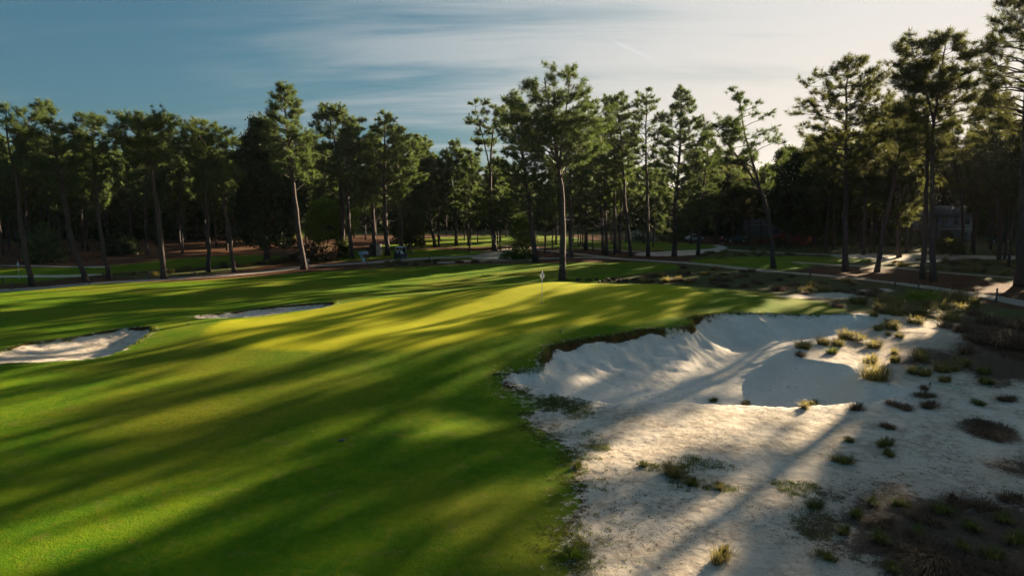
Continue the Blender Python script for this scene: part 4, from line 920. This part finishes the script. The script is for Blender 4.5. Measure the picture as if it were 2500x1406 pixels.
# posts along the paths
POSTS = [(28,706,.85,'short timber post at the far left end of the path'),(8,692,.7,'short timber stub in the sand beyond the left path, at the very edge'),(219,692,.8,'short path post beside the second leaning pine'),(364,681,.85,'leaning path post left of the umbrella-shaped pine'),
 (475,674,.6,'low path post right of the umbrella-shaped pine'),(504,671,.7,'low path post beside the upright rounded pine'),(252,674,.6,'small post in the scrub beside the far left sand'),(1048,640,.9,'thin post on the near side of the middle cart path'),
 (1978,676,1.0,'path post left of the tall layered pine, by the humped tussocks'),(2185,701,1.1,'left one of the two path posts near the bright leafy clump'),(2242,710,1.1,'path post touching the bright leafy clump'),(2432,738,1.25,'path post nearest the right edge, in shade'),
 (1002,621,1.3,'dark square post right of the golf cart'),(1008,622,.7,'short dark post next to the taller square post')]
for k, (px, py, hh, lb) in enumerate(POSTS):
    B = P3(px, py); t = empty('path_post', B); tag(t, lb, 'post', 'timber posts along the paths'); r_ = .075 if k < 12 else .12; rs = RS(k+70)
    a = Acc(); a.tube([(0, 0, -.1), (rs.uniform(-.02, .02), 0, hh*.5), (rs.uniform(-.05, .05), 0, hh)], [r_*1.05, r_, r_*.95], 9); a.build('shaft', M_post, t)
    a = Acc(); a.tube([(0, 0, hh*.80), (0, 0, hh*.86)], [r_*1.12, r_*1.12], 9, False); a.build('band', M_brownwood, t)

# roofed notice stand with hanging signs
B = P3(889, 645); t = empty('notice_stand', B, .25); tag(t, 'small roofed notice stand with pale blue signs beside the cart path', 'notice stand')
a = Acc(); a.tube([(.45, 0, -.1), (.45, 0, 1.35)], .04, 8); a.build('post', M_post, t)
a = Acc(); a.box((.30, 0, 1.15), (.85, .35, .72)); a.build('cabinet', M_brownwood, t, bevel=.02)
a = Acc(); a.prism([(-.55, 1.48), (0, 1.86), (.55, 1.48), (.55, 1.43), (-.55, 1.43)], -.75, .62); a.build('roof', M_blueroof, t)
a = Acc(); a.box((-.34, -.12, 1.20), (.36, .06, .46)); sg = a.build('hanging_sign', M_bluesign, t, bevel=.01); a = Acc(); a.box((-.34, -.155, 1.21), (.12, .008, .16)); a.build('sign_mark', M_navy, sg)
a = Acc(); a.box((-.08, -.16, .62), (.44, .06, .62)); sg = a.build('lower_sign', M_bluesign, t, bevel=.01); a = Acc(); th = np.linspace(0, 2*np.pi, 25); a.tube(np.stack([-.08+.12*np.cos(th), 0*th-.195, .64+.20*np.sin(th)], -1), .012, 5, False); a.build('sign_mark', M_white, sg)
# dark shed with a pale side
B = P3(918, 624); t = empty('storage_box', B, -.35); tag(t, 'dark upright shed-like box with a pale timber side at the edge of the lit lawn', 'shed')
a = Acc(); a.box((-.2, 0, .88), (1.3, 1.1, 1.76)); a.build('body', M_darkbox, t, bevel=.02); a = Acc(); a.box((-1.05, .05, .66), (.5, 1.0, 1.32)); a.build('side_bin', M_darkbox, t, bevel=.02)
a = Acc(); a.box((.62, -.05, .90), (.42, 1.16, 1.80)); p_ = a.build('side_panel', M_palewood, t, bevel=.015); a = Acc(); a.tube([(.72, -.66, .75), (.72, -.66, 1.0)], .03, 6); a.build('latch', M_black, p_)
a = Acc(); a.box((0, 0, 1.83), (1.75, 1.25, .07)); a.build('lid', M_darkbox, t)

# golf cart seen from behind
B = P3(979, 632); t = empty('golf_cart', B, math.radians(-18)); tag(t, 'dark blue golf cart with a pale roof parked on the straw by the path', 'golf cart')
a = Acc(); a.prism([(-1.15, .32), (-1.15, .80), (-.72, .86), (-.40, .58), (.62, .50), (.95, .86), (1.18, .78), (1.22, .34), (.80, .26), (-.80, .26)], -.58, .58); a.build('body', M_cartb, t, bevel=.04)
a = Acc(); a.box((0, -.22, .82), (1.08, .50, .14)); a.box((0, -.46, 1.08), (1.08, .10, .42), 0, -.12); a.build('seat', M_white, t, bevel=.03)
a = Acc(); a.box((0, .02, 1.86), (1.20, 1.75, .07), 0, 0, .93); a.build('roof', M_cartroof, t, bevel=.025)
for sx in (-1, 1):
    for yb, yt in ((-.85, -.72), (.82, .62)):
        a = Acc(); a.tube([(sx*.52, yb, .78), (sx*.52, yt, 1.84)], .024, 6); a.build('roof_post', M_white, t, True)
a = Acc(); a.box((0, .74, 1.36), (1.0, .015, .80), 0, .16); a.build('windshield', M_glass, t)
for sx in (-1, 1):
    for yy in (-.78, .86):
        wl = empty('wheel', (sx*.52, yy, .23)); wl.parent = t; th = np.linspace(0, 2*np.pi, 20)
        a = Acc(); a.tube([(-.09, 0, 0), (-.06, 0, 0), (.06, 0, 0), (.09, 0, 0)], [.19, .23, .23, .19], 20); a.build('tyre', M_rubber, wl)
        a = Acc(); a.tube([(sx*.085, 0, 0), (sx*.10, 0, 0)], [.13, .11], 14); a.build('hub', M_white, wl)
a = Acc(); a.tube([(-.25, .55, .80), (-.25, .32, 1.02)], .02, 6); st = a.build('steering_column', M_black, t); a = Acc(); th = np.linspace(0, 2*np.pi, 21); a.tube(np.stack([-.25+.17*np.cos(th), .32+.08*np.sin(th), 1.02+.15*np.sin(th)], -1), .015, 5, False); a.build('steering_wheel', M_black, st)
a = Acc(); a.box((0, -1.02, .86), (1.0, .30, .10)); a.build('bag_rack', M_black, t)
for sx in (-.28, .28):
    a = Acc(); a.tube([(sx, -1.08, .50), (sx, -1.10, 1.0), (sx, -1.08, 1.30)], [.13, .14, .15], 12); bgp = a.build('golf_bag', M_navy, t, True); a = Acc(); rs = RS(int(sx*100)+60)
    for j in range(5): a.tube([(sx+rs.uniform(-.08, .08), -1.08+rs.uniform(-.06, .06), 1.2), (sx+rs.uniform(-.12, .12), -1.1+rs.uniform(-.1, .1), 1.52)], [.012, .03], 5)
    a.build('clubs', M_metal, bgp)
for sx in (-1, 1): a = Acc(); a.box((sx*.42, -1.175, .66), (.14, .02, .07)); a.build('tail_light', M_chrome, t)

# ------------------------------------------------------------------ people
def skin_obj(name, V, E, R, m, parent, lv=1):
    me = bpy.data.meshes.new(name); me.from_pydata([tuple(v) for v in V], E, []); me.materials.append(m); o = obj(name, me, parent); s = o.modifiers.new('Skin', 'SKIN'); s.use_smooth_shade = True
    for i, r_ in enumerate(R): me.skin_vertices[0].data[i].radius = (r_, r_) if np.isscalar(r_) else r_
    me.skin_vertices[0].data[0].use_root = True; b = o.modifiers.new('Subdivision', 'SUBSURF'); b.levels = lv; b.render_levels = lv; return o
def person(px, py, rz, label, legs, arms, top_m, leg_m, shorts=False, cap=None, hair_m=M_hair, hairlong=False, lean=0.0):
    B = P3(px, py); t = empty('person', B, rz); tag(t, label, 'person'); J = dict(pel=(0, 0, .94), bel=(0, .01, 1.08), che=(0, lean*.5, 1.32), neck=(0, lean*.8+.01, 1.48), hb=(0, lean+.03, 1.56), hd=(0, lean+.05, 1.66), ht=(0, lean+.04, 1.76))
    names = list(J); V = [J[k] for k in names]; R = [(.155, .11), (.145, .10), (.165, .11), .058, .062, (.078, .095), .06]; E = [(0, 1), (1, 2), (2, 3), (3, 4), (4, 5), (5, 6)]
    segs = []
    for s, (knee, ank, toe) in zip((-1, 1), legs):
        i = len(V); V += [(s*.09, 0, .88), knee, ank, toe]; R += [.088, .058, .042, .036]; E += [(0, i), (i, i+1), (i+1, i+2), (i+2, i+3)]; segs.append((V[i], knee, ank))
    asg = []
    for s, (elb, wr) in zip((-1, 1), arms):
        i = len(V); V += [(s*.19, lean*.6, 1.42), elb, wr]; R += [.055, .041, .028]; E += [(2, i), (i, i+1), (i+1, i+2)]; asg.append((V[i], elb, wr))
        w_ = np.array(wr); d = w_-np.array(elb); d = d/np.linalg.norm(d); sd = np.cross(d, (0, 1, 0)); sd = sd/(np.linalg.norm(sd)+1e-9); pm = w_+d*.07; pi_ = len(V); V.append(tuple(pm)); R.append((.032, .018)); E.append((i+2, pi_))
        for q, (off, ln) in enumerate(((-.028, .065), (-.010, .078), (.010, .072), (.028, .056))):
            a1 = pm+sd*off+d*ln*.5; a2 = a1+d*ln*.45+np.array([0, .018, -.006]); k = len(V); V += [tuple(a1), tuple(a2)]; R += [.0095, .0075]; E += [(pi_, k), (k, k+1)]
        a1 = w_+sd*s*-.035+d*.035+np.array([0, .02, 0]); a2 = a1+d*.035+np.array([0, .015, 0]); k = len(V); V += [tuple(a1), tuple(a2)]; R += [.011, .009]; E += [(i+2, k), (k, k+1)]
    body = skin_obj('body', V, E, R, M_skin, t, 1)
    sh = [(0, 0, .96), (0, .01, 1.10), (0, lean*.5, 1.33), (0, lean*.8, 1.45)]; SE = [(0, 1), (1, 2), (2, 3)]; SR = [(.175, .13), (.165, .12), (.185, .13), .08]
    for (a_, b_, c_) in asg:
        m_ = tuple(np.array(a_)*.35+np.array(b_)*.65); i = len(sh); sh += [a_, m_]; SR += [.075, .058]; SE += [(2, i), (i, i+1)]
    skin_obj('shirt', sh, SE, SR, top_m, t); tr = [(0, 0, .96), (0, 0, .90)]; TE = [(0, 1)]; TR = [(.165, .125), (.15, .12)]
    for (a_, b_, c_) in segs:
        i = len(tr); end = tuple(np.array(b_)+np.array([0, 0, .04])) if shorts else tuple(np.array(c_)+np.array([0, 0, .03])); 
        if shorts: tr += [a_, end]; TR += [.105, .088]; TE += [(1, i), (i, i+1)]
        else: tr += [a_, b_, end]; TR += [.105, .076, .062]; TE += [(1, i), (i, i+1), (i+1, i+2)]
    skin_obj('trousers' if not shorts else 'shorts', tr, TE, TR, leg_m, t)
    y0 = lean+.04; hv = [(0, y0-.03, 1.70), (0, y0-.035, 1.77)]+([(0, y0-.085, 1.62), (0, y0-.09, 1.50)] if hairlong else []); skin_obj('hair', hv, [(i, i+1) for i in range(len(hv)-1)] if not hairlong else [(0, 1), (0, 2), (2, 3)], [(.088, .09), .055]+([.06, .04] if hairlong else []), hair_m, t)
    if cap:
        a = Acc(); a.tube([(0, y0-.01, 1.70), (0, y0-.01, 1.76), (0, y0-.01, 1.80), (0, y0-.01, 1.815)], [.105, .10, .065, .01], 12); a.box((0, y0+.14, 1.715), (.15, .14, .015)); a.build('cap', cap, t, True)
    for s, (knee, ank, toe) in zip((-1, 1), legs): skin_obj('shoe', [tuple(np.array(ank)+np.array([0, -.03, -.04])), tuple(np.array(toe)+np.array([0, .03, 0]))], [(0, 1)], [.055, .045], M_white, t)
    a = Acc(); 
    for s in (-1, 1): a.box((s*.032, y0+.097, 1.675), (.026, .012, .012))
    a.build('eyes', M_black, t); a = Acc(); a.box((0, y0+.108, 1.645), (.022, .028, .04)); a.build('nose', M_skin, t); a = Acc(); a.box((0, y0+.096, 1.608), (.046, .01, .010)); a.build('mouth', M_flagred, t); a = Acc()
    for s in (-1, 1): a.box((s*.088, y0, 1.655), (.018, .035, .055))
    a.build('ears', M_skin, t); return t
person(1763, 594, 2.6, 'walking person in a pink top and dark trousers on the sandy track', [((-.09, .14, .50), (-.09, .10, .10), (-.09, .24, .045)), ((.09, .02, .50), (.09, -.20, .13), (.09, -.08, .05))], [((-.25, -.12, 1.17), (-.25, -.02, .96)), ((.25, .10, 1.17), (.25, .26, 1.02))], M_pink, M_navy, hairlong=True)
person(746, 650, -1.2, 'golfer in dark top, blue shorts and white cap beside the tall domed pine', [((-.10, .03, .49), (-.11, 0, .09), (-.12, .13, .045)), ((.10, .05, .49), (.11, .02, .09), (.13, .15, .045))], [((-.25, .06, 1.16), (-.20, .28, 1.02)), ((.26, .04, 1.16), (.24, .26, 1.0))], M_navy, M_bluecl, True, M_white)
B = P3(750, 652); t = empty('golf_bag', B, .5); tag(t, 'leaning golf stand bag with white trim at the golfer\'s feet', 'golf bag')
a = Acc(); a.tube([(0, 0, .02), (.10, 0, .45), (.20, 0, .86)], [.12, .13, .14], 12); a.build('bag', M_black, t, True); a = Acc(); a.tube([(.19, 0, .82), (.215, 0, .92)], [.15, .15], 12, False); a.build('collar', M_white, t)
a = Acc(); a.box((.03, -.14, .40), (.16, .06, .36)); a.build('pocket', M_white, t, bevel=.02)
for s in (-1, 1): a = Acc(); a.tube([(.17, 0, .75), (.42, s*.28, .02)], .012, 5); a.build('stand_leg', M_metal, t)
a = Acc(); rs = RS(5)
for j in range(6): a.tube([(.18+rs.uniform(-.05, .05), rs.uniform(-.07, .07), .8), (.27+rs.uniform(-.06, .08), rs.uniform(-.1, .1), 1.12)], [.012, .032], 5)
a.build('clubs', M_metal, t)

# ------------------------------------------------------------------ cars and houses at the wood's edge
def car(px, py, rz, label, mb, suv=False):
    B = P3(px, py); t = empty('parked_car', B, rz); tag(t, label, 'car'); hh = 1.75 if suv else 1.45
    a = Acc(); a.prism([(-2.25, .35), (-2.28, .80), (-2.1, .95), (-1.3, 1.0), (1.0, .98), (2.05, .82), (2.25, .60), (2.22, .32)], -.88, .88); a.build('body', mb, t, bevel=.08)
    a = Acc(); c0 = len(a.V); a.prism([(-1.95 if suv else -1.6, .96), (-1.6 if suv else -.95, hh), (.30, hh), (1.10, .96)], -.74, .74); cb = a.build('cabin', M_glass, t, bevel=.05)
    a = Acc(); a.box((0, -.5, hh+.015), (1.36, 1.9 if suv else 1.2, .05)); a.build('roof', mb, cb, bevel=.02)
    for sx in (-1, 1):
        for yy in (-1.4, 1.4):
            wl = empty('wheel', (sx*.80, yy, .33)); wl.parent = t; a = Acc(); a.tube([(-.11, 0, 0), (-.08, 0, 0), (.08, 0, 0), (.11, 0, 0)], [.29, .33, .33, .29], 20); a.build('tyre', M_rubber, wl); a = Acc(); a.tube([(sx*.10, 0, 0), (sx*.12, 0, 0)], [.2, .17], 14); a.build('rim', M_metal, wl)
        a = Acc(); a.box((sx*.65, 2.18, .66), (.30, .10, .13)); a.build('headlight', M_white, t, bevel=.02); a = Acc(); a.box((sx*.68, -2.26, .74), (.26, .06, .14)); a.build('tail_light', M_chrome, t); a = Acc(); a.box((sx*.95, .75, 1.02), (.16, .10, .12)); a.build('mirror', mb, t, bevel=.02)
    a = Acc(); a.box((0, 2.26, .42), (1.5, .06, .16)); a.build('bumper', M_black, t); return t
car(1798, 592, 1.3, 'dark green car parked in shade right of the walking person', M_cargrey)
car(1693, 589, 1.9, 'white car half hidden behind the small sparse pine', M_carwhite)
car(2437, 592, 1.45, 'dark sport utility vehicle parked in shade left of the right edge', M_cargrey, True)
def window(parent, x, y, z, w_, h_, facing=-1, pane=M_glass):
    f = Acc(); tk = .09
    f.box((x, y+facing*.03, z+h_/2), (w_+tk*2, .08, tk)); f.box((x, y+facing*.03, z-h_/2), (w_+tk*2, .08, tk)); f.box((x-w_/2, y+facing*.03, z), (tk, .08, h_-tk)); f.box((x+w_/2, y+facing*.03, z), (tk, .08, h_-tk)); f.box((x, y+facing*.032, z), (.04, .06, h_-tk)); f.box((x, y+facing*.034, z), (w_-tk, .05, .04))
    fo = f.build('window', M_trim, parent); p = Acc(); p.box((x, y+facing*.005, z), (w_, .03, h_)); p.build('pane', pane, fo)
def house(px, py, rz, label, W_, D_, H_, wall, garage=True, wing=True, cat='house'):
    B = P3(px, py); t = empty('house', B, rz); tag(t, label, cat)
    a = Acc(); gx = -W_*.22
    # front wall built round the garage opening
    if garage:
        gw, gh = 2.9, 2.3; x0, x1 = -W_/2, W_/2
        a.box(((x0+gx-gw/2)/2, 0, H_/2), (gx-gw/2-x0, .2, H_)); a.box(((x1+gx+gw/2)/2, 0, H_/2), (x1-gx-gw/2, .2, H_)); a.box((gx, 0, (H_+gh)/2), (gw, .2, H_-gh))
        for s in (-1, 1): a.prism([(gx+s*gw/2, gh), (gx+s*(gw/2-.55), gh), (gx+s*gw/2, gh-.55)], -.1, .1, 'y')
        a.box((-W_/2+.1, D_/2+.1, H_/2), (.2, D_, H_)); a.box((W_/2-.1, D_/2+.1, H_/2), (.2, D_, H_)); a.box((0, D_+.2, H_/2), (W_, .2, H_))
    else: a.box((0, D_/2, H_/2), (W_, D_, H_))
    a.build('wall', wall, t)
    a = Acc(); a.box((0, -.14, H_*.5+.12), (W_+.1, .12, .28)); a.build('trim_band', M_roofd, t); a = Acc(); a.box((0, -.16, H_*.5-.07), (W_+.06, .12, .10)); a.build('trim_board', M_white, t)
    a = Acc(); a.prism([(-.7, H_-.02), (D_/2, H_+D_*.32), (D_+.7, H_-.02), (D_+.7, H_-.18), (-.7, H_-.18)], -W_/2-.6, W_/2+.6); rf = a.build('roof', M_roofd, t); a = Acc(); a.box((W_*.25, D_/2, H_+D_*.32+.3), (.8, .8, 1.6)); a.build('chimney', M_brownwood, rf)
    for x in np.linspace(-W_*.30, W_*.34, 3): window(t, x, -.1, H_*.78, 1.0, 1.25)
    window(t, W_*.30, -.1, 1.5, 1.0, 1.2)
    if garage: a = Acc(); a.box((W_*.08, -.16, 2.35), (.16, .14, .34)); a.build('wall_lamp', M_black, t)
    if wing:
        a = Acc(); a.box((-W_/2-3.9, 1.6, H_*.46), (7.6, 3.2, H_*.92)); wg = a.build('wing', M_wallb, t); a = Acc(); a.prism([(-.5, H_*.93), (1.6, H_*1.15), (3.7, H_*.93), (3.7, H_*.90), (-.5, H_*.90)], -W_/2-7.9, -W_/2-.02); a.build('wing_roof', M_roofd, t)
        for x in (-W_/2-6.9, -W_/2-5.6, -W_/2-4.6, -W_/2-2.2): window(t, x, 0, H_*.66, .8, 1.1, -1, M_carwhite)
        a = Acc(); a.box((-W_/2-3.9, -.9, H_*.48), (7.6, 1.7, .14)); a.build('deck', M_wallb, t)
        a = Acc(); a.box((-W_/2-3.9, -1.7, H_*.48+.95), (7.6, .07, .07)); a.build('deck_rail', M_brownwood, t)
        for x in (-W_/2-7.5, -W_/2-3.9, -W_/2-.4): a = Acc(); a.box((x, -1.6, H_*.23), (.16, .16, H_*.46)); a.build('deck_post', M_brownwood, t)
    return t
house(2328, 588, -.12, 'pale grey two-storey house with an open garage and dark deck wing on the right', 7.4, 7, 5.6, M_wallg)
house(1868, 578, .1, 'pale blue-grey house almost hidden in the wood behind the leaning pine', 9, 7, 6.2, M_wallg, False, False)

def bush(px, py, wpx, hm, label, mt, cat, name, green=M_dark, seed=1, S=.14, n=260):
    B = P3(px, py); R_ = wpx*B[1]/F/2; rs = RS(seed); t = empty(name, B); tag(t, label, cat); v = rs.randn(n, 3); v /= np.linalg.norm(v, axis=1)[:, None]; v[:, 2] = abs(v[:, 2]); r_ = rs.uniform(.55, 1, (n, 1))
    C = v*r_*np.array([R_, R_*.7, hm])*(1+.25*np.sin(v[:, :1]*7+seed)); V, Q, ti = leaves(C, v, rs, 12, S*1.8, .2); a = Acc(); a.add(V, None, Q, ti); a.build('foliage', green, t)
    if mt is not None: k = rs.rand(n) < .6; C2 = v[k]*np.array([R_, R_*.7, hm])*1.06*(1+.25*np.sin(v[k][:, :1]*7+seed)); V, Q, ti = leaves(C2, v[k], rs, 9, S*1.5, .22); a = Acc(); a.add(V, None, Q, ti); a.build('blossom', mt, t)
    a = Acc()
    for j in range(6): th = rs.uniform(0, 6.28); a.tube([(0, 0, 0), (math.cos(th)*R_*.3, math.sin(th)*R_*.3, hm*.4), (math.cos(th)*R_*.6, math.sin(th)*R_*.5, hm*.75)], [.04, .03, .015], 5)
    a.build('stems', M_bark, t); return t
bush(1915, 596, 62, 2.0, 'pink flowering azalea under the trees, left part of the pink bank', M_azp, 'shrub', 'azalea_bush', M_dark, 1)
bush(1955, 597, 50, 1.7, 'pink flowering azalea under the trees, right part of the pink bank', M_azp, 'shrub', 'azalea_bush', M_dark, 2)
bush(1562, 590, 60, 1.7, 'white flowering azalea beyond the far lit lawn', M_azw, 'shrub', 'azalea_bush', M_dark, 3)
bush(770, 634, 130, 2.2, 'wide dark scrubby mound of brush left of the broad pine', None, 'shrub', 'brush_mound', M_tussd, 4, .2, 500)
bush(838, 628, 40, 2.6, 'dense dark green shrub at the foot of the broad pine', None, 'shrub', 'shrub', M_dark, 5)
bush(300, 622, 90, 3.4, 'pale-stemmed spreading shrub in the dark left wood', None, 'shrub', 'shrub', M_magn, 6, .2)
bush(110, 640, 100, 5.0, 'dim green shrub at the edge of the dark left wood behind the far flag', None, 'shrub', 'shrub', M_needle, 7, .2, 300)
bush(1262, 632, 70, 1.6, 'low leafy scrub around the foot of the small sapling', None, 'shrub', 'shrub', M_mid, 8, .16)
bush(2030, 598, 90, 2.4, 'dark hedge-like bush right of the pink azaleas', None, 'shrub', 'shrub', M_dark, 9, .2, 400)
bush(2250, 738, 92, .75, 'bright yellow-green leafy clump beside the path, next to two short posts', None, 'shrub', 'leafy_clump', M_bright, 11, .09, 420)
bush(2180, 598, 130, 2.6, 'long dark hedge in front of the deck wing of the pale house', None, 'shrub', 'shrub', M_dark, 10, .2, 600)
# small debris on the open sand: bits of bark, needles and footprint crumbs
rs = RS(61); a = Acc(); P_ = inpoly(40, [SANDW], 62); P_ = P_[(np.hypot(P_[:, 0], P_[:, 1]) < 60)]
kk = (fbm(P_[:, 0]*.6, P_[:, 1]*.6, 3)+rs.randn(len(P_))*.25) > .05; P_ = P_[kk]; P_ = P_[:30000]
V, T, ti = flat_blades(P_, rs, .15, .014, .006, .12); a.add(V, T, None, ti)
tag(a.build('sand_debris', M_litter), 'scattered needles and bark crumbs over the open sand', 'debris', None, 'stuff')

# ragged clumps where the turf thins out into the near sand
EDGE = PW([(1232,930),(1290,962),(1360,985),(1290,1012),(1338,1058),(1403,1110),(1402,1180),(1425,1230),(1390,1270),(1385,1330),(1405,1400),(1395,1500)], closed=False, n=4)
rs = RS(81); a = Acc(); pts = []
for i in range(len(EDGE)-1):
    L = np.linalg.norm(EDGE[i+1]-EDGE[i]); n_ = int(L*260); t_ = rs.rand(n_, 1); q = EDGE[i]+(EDGE[i+1]-EDGE[i])*t_+rs.randn(n_, 2)*.55; pts.append(q)
q = np.vstack(pts); q = q[(fbm(q[:, 0]*1.6, q[:, 1]*1.6, 3)+rs.randn(len(q))*.12) > .08]; C = np.column_stack([q, H(q[:, 0], q[:, 1])])
C = np.repeat(C, 7, 0); C[:, :2] += rs.randn(len(C), 2)*.04; d = rs.randn(len(C), 3); d[:, 2] = abs(d[:, 2])*.8+.2; d /= np.linalg.norm(d, axis=1)[:, None]; l = rs.uniform(.03, .11, (len(C), 1)); pr = np.cross(d, rs.randn(len(C), 3)); pr /= np.linalg.norm(pr, axis=1)[:, None]
V = np.stack([C-pr*.008, C+pr*.008, C+d*l], 1).reshape(-1, 3); a.add(V, np.arange(len(V)).reshape(-1, 3), None, np.repeat(rs.uniform(0, 1, len(C)), 3))
tag(a.build('turf_edge', M_tussg), 'ragged turf runners creeping out over the near sand', 'grass', None, 'stuff')

# thin evening air
a = Acc(); a.box((0, 0, 24), (8400, 8400, 54)); hz = a.build('haze', None); tag(hz, kind='stuff', label='thin pale evening haze in the air among the trees', cat='haze')
hm, n = mat('evening_air'); pv = n.new('ShaderNodeVolumePrincipled'); pv.inputs['Density'].default_value = .000035; pv.inputs['Color'].default_value = (.9, .93, 1, 1); pv.inputs['Anisotropy'].default_value = .45
ho = n.new('ShaderNodeOutputMaterial'); n.l.new(pv.outputs[0], ho.inputs['Volume']); hz.data.materials.append(hm)
